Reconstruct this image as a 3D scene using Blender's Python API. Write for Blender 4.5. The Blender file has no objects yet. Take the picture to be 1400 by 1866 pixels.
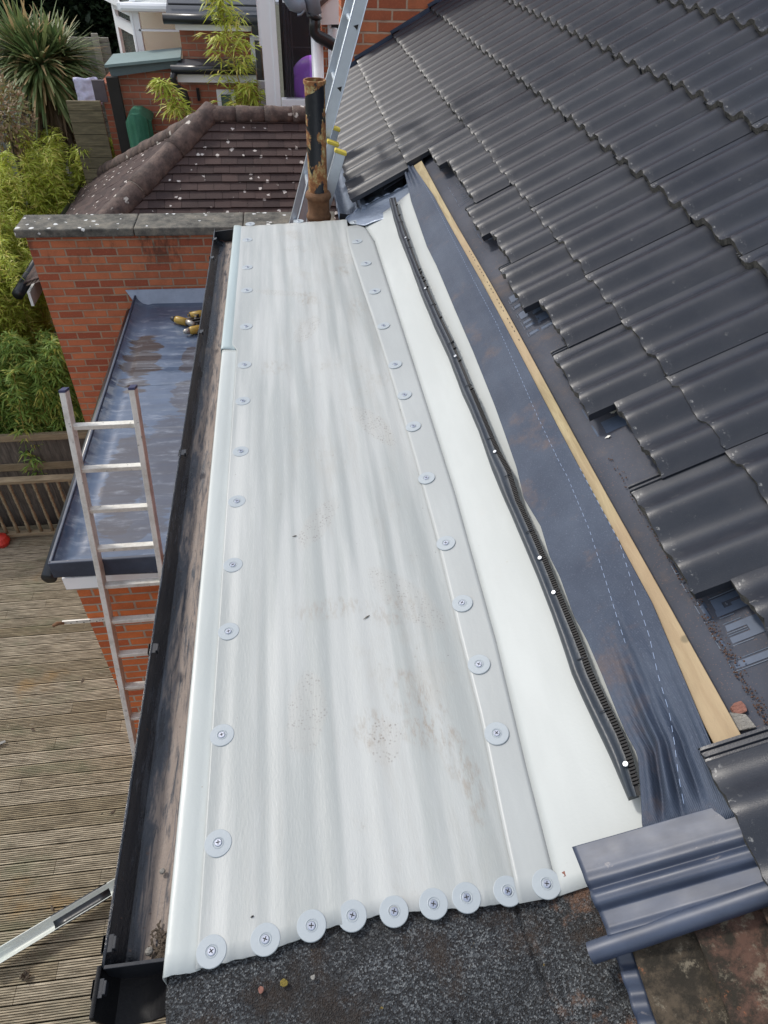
import bpy, math, random
from mathutils import Vector, Matrix, noise
R = math.radians
rnd = random.Random(7)

# ------------------------------------------------------------------ camera
H = 5.8                                   # eye height above the decking (z = 0)
sc = bpy.context.scene
cam_d = bpy.data.cameras.new('camera'); cam = bpy.data.objects.new('camera', cam_d)
sc.collection.objects.link(cam); sc.camera = cam
PITCH, ROLL, YAW, FPX = 0.8276355, 0.04236614, -0.15329059, 1240.95871
CM = Matrix.Rotation(YAW, 3, 'Z') @ Matrix.Rotation(PITCH, 3, 'X') @ Matrix.Rotation(ROLL, 3, 'Z')
cam.matrix_world = Matrix.Translation((0, 0, H)) @ CM.to_4x4()
cam_d.sensor_fit = 'HORIZONTAL'; cam_d.sensor_width = 36; cam_d.lens = 36 * FPX / 1400
cam_d.clip_start = 0.05; cam_d.clip_end = 400
# ------------------------------------------------------------------ light
SUN_EL, SUN_AZ = 44, -50                  # elevation, azimuth from +Y towards +X
w = bpy.data.worlds.new('World'); sc.world = w; w.use_nodes = True
nt = w.node_tree; sky = nt.nodes.new('ShaderNodeTexSky'); sky.sky_type = 'NISHITA'; sky.sun_disc = False
sky.sun_elevation = R(SUN_EL); sky.sun_rotation = R(SUN_AZ); sky.air_density = 1.1; sky.dust_density = 2.5
bg = nt.nodes['Background']
tcw = nt.nodes.new('ShaderNodeTexCoord'); mpw = nt.nodes.new('ShaderNodeMapping'); mpw.inputs['Scale'].default_value = (1, 1, 2.2)
nzw = nt.nodes.new('ShaderNodeTexNoise'); nzw.inputs['Scale'].default_value = 3.2; nzw.inputs['Detail'].default_value = 7; nzw.inputs['Roughness'].default_value = .58
rmw = nt.nodes.new('ShaderNodeValToRGB'); rmw.color_ramp.elements[0].position = .44; rmw.color_ramp.elements[1].position = .60
mxw = nt.nodes.new('ShaderNodeMix'); mxw.data_type = 'RGBA'; mxw.inputs[7].default_value = (8.5, 8.6, 8.8, 1)
nt.links.new(tcw.outputs['Generated'], mpw.inputs[0]); nt.links.new(mpw.outputs[0], nzw.inputs['Vector']); nt.links.new(nzw.outputs['Fac'], rmw.inputs[0])
nt.links.new(rmw.outputs[0], mxw.inputs[0]); nt.links.new(sky.outputs[0], mxw.inputs[6]); nt.links.new(mxw.outputs[2], bg.inputs[0]); bg.inputs[1].default_value = 0.125
sl = bpy.data.lights.new('sun', 'SUN'); sl.energy = 1.7; sl.angle = R(7); sl.color = (1, .95, .88)
so = bpy.data.objects.new('sun', sl); sc.collection.objects.link(so)
sd = Vector((math.sin(R(SUN_AZ)) * math.cos(R(SUN_EL)), math.cos(R(SUN_AZ)) * math.cos(R(SUN_EL)), math.sin(R(SUN_EL))))
so.rotation_euler = sd.to_track_quat('Z', 'Y').to_euler(); so.location = (0, 0, 20)
sc.view_settings.view_transform = 'Standard'; sc.view_settings.look = 'None'
sc.view_settings.exposure = 0.52; sc.view_settings.gamma = 1
sc.render.resolution_x = 768; sc.render.resolution_y = 1024

# ------------------------------------------------------------------ helpers
def ray(x, y): return CM @ Vector(((x - 700) / FPX, -(y - 933) / FPX, -1))
def on(x, y, a, b=0.0):                   # photo point on the inclined plane  drop = a + b X
    r = ray(x, y); t = a / (-r.z - b * r.x); return Vector((t * r.x, t * r.y, H + t * r.z))
def oy(x, y, Y): r = ray(x, y); t = Y / r.y; return Vector((t * r.x, Y, H + t * r.z))
def W(x, y, h): return Vector((x, y, H - h))
SHEET = (1.3154, -.0524); STRIP = (1.4463, -.4265); UP = (1.633, -.8733)
TILEP = (1.3872, -.6128); MEMB = (1.481, -.6128)
A = R(31.5); CA, SA = math.cos(A), math.sin(A)
def RP(s, y, n): return Vector((.888 + s * CA - n * SA, y, H - .843 + s * SA + n * CA))
def lerp(a, b, t): return a + (b - a) * t

class MB:
    def __init__(s): s.v = []; s.f = []; s.m = []
    def add(s, vs, fs, mi=0):
        o = len(s.v); s.v += [tuple(v) for v in vs]; s.f += [tuple(i + o for i in f) for f in fs]; s.m += [mi] * len(fs)
    def box(s, a, b, mi=0, M=None):
        x0, y0, z0 = a; x1, y1, z1 = b
        vs = [Vector(p) for p in ((x0,y0,z0),(x1,y0,z0),(x1,y1,z0),(x0,y1,z0),(x0,y0,z1),(x1,y0,z1),(x1,y1,z1),(x0,y1,z1))]
        if M: vs = [M @ v for v in vs]
        s.add(vs, [(0,3,2,1),(4,5,6,7),(0,1,5,4),(1,2,6,5),(2,3,7,6),(3,0,4,7)], mi)
    def quad(s, *p): s.add(p, [tuple(range(len(p)))])
    def slab(s, pts, d, mi=0):            # polygon pts extruded by vector d
        n = len(pts); d = Vector(d); vs = [Vector(p) for p in pts]; vs += [v + d for v in vs]
        s.add(vs, [tuple(range(n)), tuple(range(2*n-1, n-1, -1))] + [(i, i+n, (i+1)%n+n, (i+1)%n) for i in range(n)], mi)
    def tube(s, path, r, n=12, cap=True, mi=0):
        path = [Vector(p) for p in path]; rs = r if isinstance(r, (list, tuple)) else [r] * len(path)
        vs = []; u = None
        for i, p in enumerate(path):
            d = (path[min(i+1, len(path)-1)] - path[max(i-1, 0)]).normalized()
            if u is None: u = d.orthogonal().normalized()
            u = (u - d * u.dot(d)).normalized(); w_ = d.cross(u)
            for k in range(n):
                a = 2 * math.pi * k / n; vs.append(p + (u * math.cos(a) + w_ * math.sin(a)) * rs[i])
        fs = [(i*n+k, i*n+(k+1)%n, (i+1)*n+(k+1)%n, (i+1)*n+k) for i in range(len(path)-1) for k in range(n)]
        if cap: fs += [tuple(range(n-1, -1, -1)), tuple(range((len(path)-1)*n, len(path)*n))]
        s.add(vs, fs, mi)
    def grid(s, fn, nu, nv, mi=0):
        vs = [fn(i / (nu - 1), j / (nv - 1)) for i in range(nu) for j in range(nv)]
        s.add(vs, [(i*nv+j, (i+1)*nv+j, (i+1)*nv+j+1, i*nv+j+1) for i in range(nu-1) for j in range(nv-1)], mi)
    def lathe(s, prof, c, n=24, M=None, mi=0):   # prof (r,z)
        vs = []
        for r_, z in prof:
            for k in range(n):
                a = 2*math.pi*k/n; v = Vector((r_*math.cos(a), r_*math.sin(a), z))
                vs.append(Vector(c) + (M @ v if M else v))
        fs = [(i*n+k, i*n+(k+1)%n, (i+1)*n+(k+1)%n, (i+1)*n+k) for i in range(len(prof)-1) for k in range(n)]
        fs += [tuple(range(n-1,-1,-1)), tuple(range((len(prof)-1)*n, len(prof)*n))]
        s.add(vs, fs, mi)
    def mesh(s, name, mats, smooth=False):
        me = bpy.data.meshes.new(name); me.from_pydata(s.v, [], s.f)
        for m in (mats if isinstance(mats, (list, tuple)) else [mats]): me.materials.append(m)
        me.polygons.foreach_set('material_index', s.m)
        if smooth:
            me.polygons.foreach_set('use_smooth', [True] * len(s.f))
            if smooth is not True: me.set_sharp_from_angle(angle=R(smooth))
        me.update(); return me
    def build(s, name, mats, parent=None, smooth=False, bevel=0, solid=0):
        o = bpy.data.objects.new(name, s.mesh(name, mats, smooth)); sc.collection.objects.link(o)
        if parent: o.parent = parent; o.matrix_parent_inverse = Matrix.Translation(-parent.location) if parent.type == 'EMPTY' and parent.rotation_euler[:] == (0,0,0) else Matrix()
        if solid:
            md = o.modifiers.new('thick', 'SOLIDIFY'); md.thickness = solid; md.offset = -1
        if bevel:
            md = o.modifiers.new('bev', 'BEVEL'); md.width = bevel; md.segments = 2; md.limit_method = 'ANGLE'
        return o
def tag(o, label=None, cat=None, group=None, kind=None):
    if label: o['label'] = label
    if cat: o['category'] = cat
    if group: o['group'] = group
    if kind: o['kind'] = kind
    elif cat: o['kind'] = 'thing'
    return o
def empty(name, loc, label, cat, group=None):
    o = bpy.data.objects.new(name, None); sc.collection.objects.link(o); o.location = loc
    o.empty_display_size = .1
    return tag(o, label, cat, group)

# ------------------------------------------------------------------ materials
def lin(c): return tuple((x/255/12.92 if x <= 10 else ((x/255+.055)/1.055)**2.4) for x in c)
class Mat:
    def __init__(s, name, base=(.5,.5,.5), rough=.6, metal=0, spec=.5):
        s.m = bpy.data.materials.new(name); s.m.use_nodes = True; s.t = s.m.node_tree; s.b = s.t.nodes['Principled BSDF']
        s.b.inputs['Base Color'].default_value = (*base, 1); s.b.inputs['Roughness'].default_value = rough
        s.b.inputs['Metallic'].default_value = metal; s.b.inputs['Specular IOR Level'].default_value = spec
        s.col = None; s.base = base; s._c = None
    def n(s, t, **k):
        nd = s.t.nodes.new('ShaderNode' + t)
        for a, b in k.items():
            if a[0] == 'i': nd.inputs[int(a[1:]) if a[1:].isdigit() else a[1:]].default_value = b
            else: setattr(nd, a, b)
        return nd
    def l(s, a, b): s.t.links.new(a, b)
    def coord(s, scale=(1,1,1), rot=(0,0,0), loc=(0,0,0), kind='Object'):
        if s._c is None: s._c = s.n('TexCoord')
        mp = s.n('Mapping'); s.l(s._c.outputs[kind], mp.inputs[0])
        mp.inputs['Scale'].default_value = scale; mp.inputs['Rotation'].default_value = rot; mp.inputs['Location'].default_value = loc
        return mp.outputs[0]
    def noise(s, sc_, detail=4, rough=.55, vec=None, dist=0):
        nd = s.n('TexNoise'); nd.inputs['Scale'].default_value = sc_; nd.inputs['Detail'].default_value = detail
        nd.inputs['Roughness'].default_value = rough; nd.inputs['Distortion'].default_value = dist
        s.l(vec if vec is not None else s.coord(), nd.inputs['Vector']); return nd.outputs['Fac']
    def vor(s, sc_, vec=None, feature='F1', out='Distance'):
        nd = s.n('TexVoronoi', feature=feature); nd.inputs['Scale'].default_value = sc_
        s.l(vec if vec is not None else s.coord(), nd.inputs['Vector']); return nd.outputs[out]
    def ramp(s, fac, stops):
        nd = s.n('ValToRGB'); e = nd.color_ramp.elements
        while len(e) < len(stops): e.new(.5)
        for k, (p, c) in zip(e, stops):
            k.position = p; k.color = (*(c if isinstance(c, tuple) else (c,)*3), 1)
        s.l(fac, nd.inputs[0]); return nd.outputs[0]
    def step(s, fac, a, b):
        nd = s.n('MapRange'); s.l(fac, nd.inputs[0]); nd.inputs[1].default_value = a; nd.inputs[2].default_value = b
        nd.interpolation_type = 'SMOOTHSTEP'; return nd.outputs[0]
    def math(s, op, a, b=None):
        nd = s.n('Math', operation=op)
        for i, v in enumerate((a, b)):
            if v is None: continue
            if isinstance(v, (int, float)): nd.inputs[i].default_value = v
            else: s.l(v, nd.inputs[i])
        return nd.outputs[0]
    def mix(s, fac, a, b, mode='MIX'):
        nd = s.n('Mix', data_type='RGBA', blend_type=mode)
        for i, v in ((0, fac), (6, a), (7, b)):
            if isinstance(v, (int, float)): nd.inputs[i].default_value = v
            elif isinstance(v, tuple): nd.inputs[i].default_value = (*v, 1)
            else: s.l(v, nd.inputs[i])
        return nd.outputs[2]
    def color(s, c): s.col = c; s.l(c, s.b.inputs['Base Color']); return s
    def rough(s, c): s.l(c, s.b.inputs['Roughness']); return s
    def bump(s, hgt, dist=.002, strength=1, prev=None):
        nd = s.n('Bump'); nd.inputs['Strength'].default_value = strength; nd.inputs['Distance'].default_value = dist
        s.l(hgt, nd.inputs['Height'])
        if prev is not None: s.l(prev, nd.inputs['Normal'])
        s.l(nd.outputs[0], s.b.inputs['Normal']); return nd.outputs[0]
    def over(s, mask, c): return s.color(s.mix(mask, s.col if s.col is not None else s.base, c))
    def island(s):
        return s.n('NewGeometry').outputs['Random Per Island']
    def xyz(s):
        nd = s.n('SeparateXYZ'); s.l(s.coord(), nd.inputs[0]); return nd.outputs

def simple(name, c, rough=.5, metal=0, var=.25, ns=30, bump=.0006, spec=.5):
    m = Mat(name, c, rough, metal, spec)
    n = m.noise(ns, 5, .6)
    m.color(m.mix(n, tuple(x*(1-var) for x in c), tuple(min(1, x*(1+var)) for x in c)))
    if bump: m.bump(m.noise(ns*6, 3), bump)
    return m.m

# tiles
def tile_mat():
    m = Mat('grey_tile_paint', (.05,.053,.062), .4, 0, .5)
    g = m.coord()
    oi = m.n('ObjectInfo').outputs['Random']
    v = m.mix(oi, (.0095,.0125,.021), (.017,.021,.030))
    n1 = m.noise(9, 4, .6); v = m.mix(m.math('MULTIPLY', m.step(n1, .35, .75), .4), v, (.036,.038,.046))
    sp = m.step(m.vor(420), .13, .05)
    v = m.mix(m.math('MULTIPLY', sp, .5), v, (.22,.22,.22))
    v = m.mix(m.math('MULTIPLY', m.step(m.noise(5, 5, .7, m.coord(loc=(3,2,1))), .45, .7), .5), v, (.034,.035,.040))
    v = m.mix(m.math('MULTIPLY', m.step(m.noise(45, 5, .7, m.coord(loc=(8,2,1))), .66, .72), .5), v, (.12,.12,.115))
    # pale cement scuffs
    sc1 = m.step(m.noise(26, 6, .75, m.coord((.35, 1, 1))), .64, .74)
    v = m.mix(m.math('MULTIPLY', sc1, .55), v, (.30,.30,.29))
    x = m.xyz()[0]
    # chips along the tail
    near = m.step(x, .028, .004); ch = m.math('MULTIPLY', near, m.step(m.noise(90, 5, .7), .58, .66))
    v = m.mix(m.math('MULTIPLY', ch, .6), v, (.33,.33,.32))
    m.color(v)
    m.rough(m.step(m.noise(14, 4), .0, 1.5)); 
    r = m.n('MapRange'); m.l(m.noise(14, 4), r.inputs[0]); r.inputs[3].default_value = .30; r.inputs[4].default_value = .46; m.b.inputs['Specular IOR Level'].default_value = .45; m.rough(r.outputs[0])
    m.bump(m.noise(450, 2), .0005, .6)
    return m.m
TILE = tile_mat()
def raw_mat():
    m = Mat('raw_concrete_edge', (.15,.15,.14), .9)
    m.color(m.ramp(m.noise(120, 6, .7), [(.3,(.02,.02,.02)),(.55,(.055,.055,.05)),(.8,(.17,.17,.16))]))
    m.bump(m.noise(220, 5, .7), .006); return m.m
RAW = raw_mat()
def brick_mat(name, c1, c2, mort, scale=1, dark=.0, plane='XZ', off=(0,0), soot=0):
    m = Mat(name, c1, .85, 0, .25)
    s = m.xyz(); cb = m.n('CombineXYZ')
    m.l(m.math('ADD', s[0 if plane == 'XZ' else 1], off[0]), cb.inputs[0]); m.l(m.math('ADD', s[2], off[1]), cb.inputs[1])
    wob = m.n('VectorMath', operation='ADD'); nz = m.n('TexNoise'); nz.inputs['Scale'].default_value = 14; m.l(cb.outputs[0], nz.inputs['Vector'])
    sc2 = m.n('VectorMath', operation='SCALE'); m.l(nz.outputs['Color'], sc2.inputs[0]); sc2.inputs['Scale'].default_value = .008
    m.l(cb.outputs[0], wob.inputs[0]); m.l(sc2.outputs[0], wob.inputs[1])
    b = m.n('TexBrick'); b.offset = .5; b.inputs['Scale'].default_value = scale
    m.l(wob.outputs[0], b.inputs['Vector'])
    b.inputs['Brick Width'].default_value = .225; b.inputs['Row Height'].default_value = .075
    b.inputs['Mortar Size'].default_value = .0085; b.inputs['Mortar Smooth'].default_value = .25; b.inputs['Bias'].default_value = 0
    b.inputs['Color1'].default_value = (*c1, 1); b.inputs['Color2'].default_value = (*c2, 1); b.inputs['Mortar'].default_value = (*mort, 1)
    n = m.noise(7, 5, .6, cb.outputs[0]); n2 = m.noise(60, 5, .7, cb.outputs[0])
    col = m.mix(m.math('MULTIPLY', m.step(n, .4, .75), .45), b.outputs['Color'], (c1[0]*.45, c1[1]*.5, c1[2]*.6))
    col = m.mix(m.math('MULTIPLY', m.step(n2, .5, .8), .35), col, (min(1,c1[0]*1.5), c1[1]*1.6, c1[2]*1.8))
    if soot:
        z = m.step(s[2], soot-.45, soot); col = m.mix(m.math('MULTIPLY', m.math('MULTIPLY', z, m.step(m.noise(5, 5, .7, m.coord((1,1,.4))), .5, .66)), .8), col, (.03,.028,.025))
    m.color(col)
    inv = m.math('SUBTRACT', 1, b.outputs['Fac'])
    m.bump(m.math('ADD', inv, m.math('MULTIPLY', n2, .35)), .006)
    return m.m
BR_O = brick_mat('orange_brick', (.66,.19,.06), (.42,.10,.04), (.40,.34,.27))
BR_R = brick_mat('red_brick', (.50,.17,.08), (.27,.07,.04), (.34,.25,.18), soot=3.38)
BR_H = brick_mat('house_brick', (.50,.155,.07), (.34,.09,.045), (.46,.32,.23))
BR_F = brick_mat('far_brick', (.44,.16,.095), (.31,.11,.07), (.34,.24,.18))
BR_Y = brick_mat('side_brick', (.35,.115,.055), (.25,.065,.035), (.24,.17,.12), plane='YZ')
def grp_mat():
    m = Mat('grp_fleece', (.66,.70,.72), .42, 0, .5)
    fine = m.noise(30, 5, .6, m.coord((14, .9, 1)))
    stre = m.noise(9, 3, .5, m.coord((2.2, .12, 1)))
    c = m.mix(m.step(stre, .38, .62), (.325,.345,.338), (.42,.435,.425))
    c = m.mix(m.math('MULTIPLY', m.step(fine, .52, .75), .18), c, (.54,.56,.56))
    # footfall dirt
    dn = m.noise(5.5, 6, .68, m.coord((1.2,.8,1), loc=(3.1,.7,0)))
    x = m.xyz()
    mid = m.math('MULTIPLY', m.step(x[0], -.16, .05), m.step(x[0], .36, .22))
    d = m.math('MULTIPLY', m.step(dn, .52, .72), mid)
    c = m.mix(m.math('MULTIPLY', d, .30), c, (.34,.31,.26))
    gr = m.math('MULTIPLY', m.step(m.noise(7, 6, .7, m.coord((3,.35,1), loc=(2,8,1))), .50, .72), m.step(x[0], -.2, -.1))
    c = m.mix(m.math('MULTIPLY', gr, .28), c, (.33,.32,.29))
    fs = m.step(m.noise(220, 3, .7), .68, .74); c = m.mix(m.math('MULTIPLY', fs, .25), c, (.2,.18,.15))
    sp = m.math('MULTIPLY', m.step(m.noise(95, 4, .7, m.coord((1,.7,1))), .60, .70), m.math('MULTIPLY', m.step(dn, .50, .66), mid))
    c = m.mix(m.math('MULTIPLY', sp, .40), c, (.20,.155,.11))
    # boot prints: ellipses filled with a grid of tread marks
    for (px_, py_, ang, ln, wd, st) in PRINTS:
        p = on(px_, py_, *SHEET)
        mp = m.coord(loc=(-p.x, -p.y, 0)); rt = m.n('VectorRotate', rotation_type='Z_AXIS'); m.l(mp, rt.inputs['Vector']); rt.inputs['Angle'].default_value = R(ang)
        sx = m.n('SeparateXYZ'); m.l(rt.outputs[0], sx.inputs[0])
        ex = m.math('POWER', m.math('DIVIDE', sx.outputs[0], wd), 2); ey = m.math('POWER', m.math('DIVIDE', sx.outputs[1], ln), 2)
        el = m.step(m.math('ADD', m.math('ADD', ex, ey), m.math('MULTIPLY', m.noise(18, 3), .9)), 1.45, 1.05)
        dots = m.math('MULTIPLY', m.step(m.vor(150, rt.outputs[0]), .42, .22), m.step(m.noise(34, 5, .7), .40, .60))
        c = m.mix(m.math('MULTIPLY', m.math('MULTIPLY', el, dots), st), c, (.10,.085,.07))
        c = m.mix(m.math('MULTIPLY', el, .10), c, (.38,.32,.26))
    for (px_, py_, rx, ry, st) in SMEARS:
        p = on(px_, py_, *SHEET)
        mp = m.coord(loc=(-p.x, -p.y, 0)); sx = m.n('SeparateXYZ'); m.l(mp, sx.inputs[0])
        ex = m.math('POWER', m.math('DIVIDE', sx.outputs[0], rx), 2); ey = m.math('POWER', m.math('DIVIDE', sx.outputs[1], ry), 2)
        el = m.step(m.math('ADD', m.math('ADD', ex, ey), m.math('MULTIPLY', m.noise(30, 5, .7), 1.2)), 1.7, .7)
        c = m.mix(m.math('MULTIPLY', m.math('MULTIPLY', el, m.step(m.noise(55, 5, .7, m.coord((1.6,.5,1))), .42, .70)), st*.8), c, (.22,.15,.085))
    spk = m.step(m.vor(17), .028, .018); c = m.mix(m.math('MULTIPLY', spk, .75), c, (.12,.10,.09))
    m.color(c)
    r = m.n('MapRange'); m.l(stre, r.inputs[0]); r.inputs[3].default_value = .34; r.inputs[4].default_value = .55; m.rough(r.outputs[0])
    b = m.bump(m.noise(60, 4, .6, m.coord((4,1,1))), .0007, .6)
    return m.m
PRINTS = [(680,775,-25,.14,.045,.6),(560,600,22,.12,.045,.45),(625,470,-30,.11,.045,.4),(580,955,30,.12,.04,.5),(740,1090,-35,.14,.05,.35),
          (510,535,-70,.12,.03,.35),(540,430,-20,.09,.04,.35),(560,1300,8,.11,.045,.35),(700,1350,10,.06,.04,.55)]
SMEARS = [(560,545,.05,.08,.55),(625,495,.05,.07,.5),(650,560,.05,.10,.35),(500,670,.07,.06,.35),(675,1330,.045,.055,.6),(790,1310,.045,.09,.5),(825,1370,.03,.07,.6),
          (740,1260,.06,.07,.45),(600,1110,.12,.04,.4),(720,1115,.08,.06,.4),(860,1430,.03,.1,.5),(540,455,.07,.05,.35),(700,690,.09,.05,.25),(770,1330,.05,.05,.5)]
GRP = grp_mat()
def grpstrip(name, c, rough, stain=.2):
    m = Mat(name, c, rough)
    n = m.noise(4, 4, .6, m.coord((3,.6,1)))
    m.color(m.mix(m.step(n, .3, .8), tuple(x*.94 for x in c), tuple(min(1,x*1.04) for x in c)))
    m.over(m.math('MULTIPLY', m.step(m.noise(8, 6, .7, m.coord(loc=(5,2,1))), .60, .78), stain), (.42,.36,.30))
    m.over(m.math('MULTIPLY', m.step(m.vor(14), .02, .012), .7), (.25,.2,.12))
    b_ = m.bump(m.noise(140, 3), .0004, .6); m.bump(m.noise(3, 4, .5, m.coord((2,.5,1))), .012, .35, b_); return m.m
GRP_GREY = grpstrip('grp_grey_strip', (.35,.37,.368), .4)
GRP_WHITE = grpstrip('grp_white_upstand', (.41,.435,.43), .55, .16)
GRP_TRIM = grpstrip('grp_drip_trim', (.46,.49,.475), .35, .25)
GRP_GREEN = grpstrip('grp_glass_trim', (.38,.45,.45), .3, .1)
WASH = grpstrip('galvanised_washer', (.345,.385,.41), .42, .05)
STEEL = simple('steel', (.42,.45,.52), .3, .9, .15, 60, 0)
def gutter_mat():
    m = Mat('black_gutter_silt', (.02,.022,.026), .32, 0, .5)
    x = m.xyz()
    n = m.noise(10, 6, .65, m.coord((2.5,.35,1)), .4); n2 = m.noise(30, 6, .7, m.coord((3,.25,1)), .8)
    g = m.math('ADD', m.math('MULTIPLY', m.math('ADD', x[0], .385), 9), m.math('MULTIPLY', m.math('SUBTRACT', n, .5), 1.6))
    pale_mask = m.math('MULTIPLY', m.step(g, .05, .3), .6)
    c = m.mix(pale_mask, (.014,.017,.023), (.055,.066,.085))
    c = m.mix(m.math('MULTIPLY', m.step(g, .24, .46), m.step(n2, .34, .54)), c, (.25,.205,.175))
    c = m.mix(m.math('MULTIPLY', m.step(m.noise(22, 6, .7, m.coord((2,.3,1), loc=(2,4,0)), 1), .56, .64), .5), c, (.08,.09,.11))
    c = m.mix(m.math('MULTIPLY', m.step(m.noise(70, 5, .7), .62, .7), .6), c, (.09,.05,.035))
    m.color(c)
    r = m.n('MapRange'); m.l(g, r.inputs[0]); r.inputs[1].default_value = .1; r.inputs[2].default_value = .6; r.inputs[3].default_value = .22; r.inputs[4].default_value = .75; m.rough(r.outputs[0])
    m.bump(m.math('ADD', n2, m.noise(160, 4)), .0025, .8); return m.m
GUT = gutter_mat()
MBLACK = simple('matte_black_plastic', (.006,.006,.007), .6, 0, .4, 20, .001, .3)
BLACK = simple('black_plastic', (.014,.016,.02), .3, 0, .3, 12, .0004)
def memb_mat():
    m = Mat('breather_membrane', (.05,.062,.10), .62, 0, .4)
    n = m.noise(3.5, 5, .65)
    c = m.mix(m.step(n, .3, .75), (.026,.038,.066), (.052,.070,.106))
    c = m.mix(m.math('MULTIPLY', m.step(m.noise(6, 6, .7, m.coord(loc=(1,5,2))), .55, .72), .5), c, (.13,.085,.065))
    c = m.mix(m.math('MULTIPLY', m.step(m.noise(300, 2), .55, .75), .25), c, (.16,.19,.25))
    m.color(c)
    wv = m.n('TexWave'); wv.inputs['Scale'].default_value = 130; wv.inputs['Distortion'].default_value = 1; m.l(m.coord(rot=(0,0,R(40))), wv.inputs['Vector'])
    b = m.bump(wv.outputs['Fac'], .0006, .7); m.bump(m.noise(24, 4, .6, m.coord((1,.6,1))), .004, .7, b)
    return m.m
MEM = memb_mat()
def memb2():
    m = Mat('roofing_underlay', (.05,.055,.065), .7, 0, .35)
    n = m.noise(4, 5, .65)
    c = m.mix(m.step(n, .3, .75), (.036,.043,.062), (.062,.068,.088))
    c = m.mix(m.math('MULTIPLY', m.step(m.noise(5, 6, .7, m.coord(loc=(2,9,2))), .52, .7), .6), c, (.12,.09,.075))
    c = m.mix(m.math('MULTIPLY', m.step(m.noise(260, 3), .6, .7), .4), c, (.22,.13,.09))
    m.color(c); m.bump(m.noise(7, 4, .5), .02, .45); return m.m
MEM2 = memb2()
PRINTC = simple('pale_blue_print', (.065,.09,.14), .6, 0, .3, 40, 0)
PRINTL = simple('pale_grey_print', (.12,.15,.20), .6, 0, .3, 40, 0)
STITCH = simple('stitch_thread', (.17,.23,.35), .6, 0, .2, 40, 0)
def wood_mat(name, c1, c2, sc_=(1,1,1), rot=0, red=None):
    m = Mat(name, c1, .7)
    v = m.coord(sc_, (0,0,rot)); n = m.noise(8, 6, .65, v, .6); n2 = m.noise(40, 4, .6, v)
    c = m.mix(m.step(n, .3, .7), c1, c2); c = m.mix(m.math('MULTIPLY', m.step(n2, .55, .75), .4), c, tuple(x*.55 for x in c1))
    if red: c = m.mix(m.math('MULTIPLY', m.step(m.noise(1.6, 3, .5), .45, .62), .6), c, red)
    c = m.mix(m.math('MULTIPLY', m.step(m.vor(5), .06, .03), .7), c, tuple(x*.3 for x in c1))
    m.color(c); m.bump(m.math('ADD', n, n2), .0015, .6); return m.m
PINE = wood_mat('sawn_pine', (.38,.31,.175), (.25,.19,.095), (6,.7,6), 0, (.33,.23,.14))
def deck_mat():
    m = Mat('weathered_decking', (.25,.2,.13), .75, 0, .3)
    isl = m.island()
    v = m.coord((.5, 9, 1)); n = m.noise(9, 6, .7, v, .3)
    c = m.mix(isl, (.30,.25,.155), (.52,.46,.34))
    c = m.mix(m.step(n, .30, .68), tuple((.09,.072,.045)), c)
    c = m.mix(m.math('MULTIPLY', m.step(m.noise(1.3, 4, .6), .55, .7), .5), c, (.14,.135,.10))
    c = m.mix(m.math('MULTIPLY', m.step(m.noise(1.1, 4, .6, m.coord(loc=(3,3,0))), .60, .7), .5), c, (.33,.20,.065))
    c = m.mix(m.math('MULTIPLY', m.step(m.noise(60, 5, .7, m.coord((.25,1,1))), .58, .66), .6), c, (.40,.36,.27))
    z = m.xyz()[2]; c = m.mix(m.math('MULTIPLY', m.step(z, -.0015, -.005), .8), c, (.05,.042,.028))
    c = m.mix(m.math('MULTIPLY', m.step(m.noise(3, 5, .65, m.coord((.5,1,1), loc=(9,1,0))), .52, .68), .4), c, (.13,.15,.085))
    c = m.mix(m.math('MULTIPLY', m.step(m.vor(4.5), .045, .03), .8), c, (.03,.025,.02))
    m.color(c); m.bump(n, .002); return m.m
DECK = deck_mat()
def felt_mat():
    m = Mat('mineral_felt', (.05,.055,.06), .85, 0, .35)
    v = m.vor(400, out='Color'); sp = m.n('SeparateXYZ'); m.l(v, sp.inputs[0])
    n = m.noise(5, 6, .7)
    thr = m.math('ADD', sp.outputs[0], m.math('MULTIPLY', m.math('SUBTRACT', n, .5), .9))
    c = m.ramp(thr, [(.25,(.016,.016,.017)),(.5,(.034,.037,.041)),(.78,(.065,.072,.078)),(.98,(.16,.17,.175))])
    c = m.mix(m.math('MULTIPLY', m.step(m.noise(7, 6, .7, m.coord(loc=(4,4,0))), .50, .62), .75), c, (.030,.020,.014))
    c = m.mix(m.math('MULTIPLY', m.step(m.noise(3.2, 6, .7, m.coord(loc=(1,6,0))), .48, .6), .55), c, (.014,.014,.014))
    x = m.xyz()[0]
    c = m.mix(m.math('MULTIPLY', m.step(x, .30, .40), m.math('MULTIPLY', m.step(m.noise(20, 6, .7), .52, .66), .7)), c, (.14,.075,.045))
    c = m.mix(m.math('MULTIPLY', m.step(m.noise(30, 5, .7, m.coord(loc=(7,1,0))), .68, .73), .85), c, (.26,.18,.03))
    m.color(c); m.bump(m.vor(400), .003, 1); return m.m
FELT = felt_mat()
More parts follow.
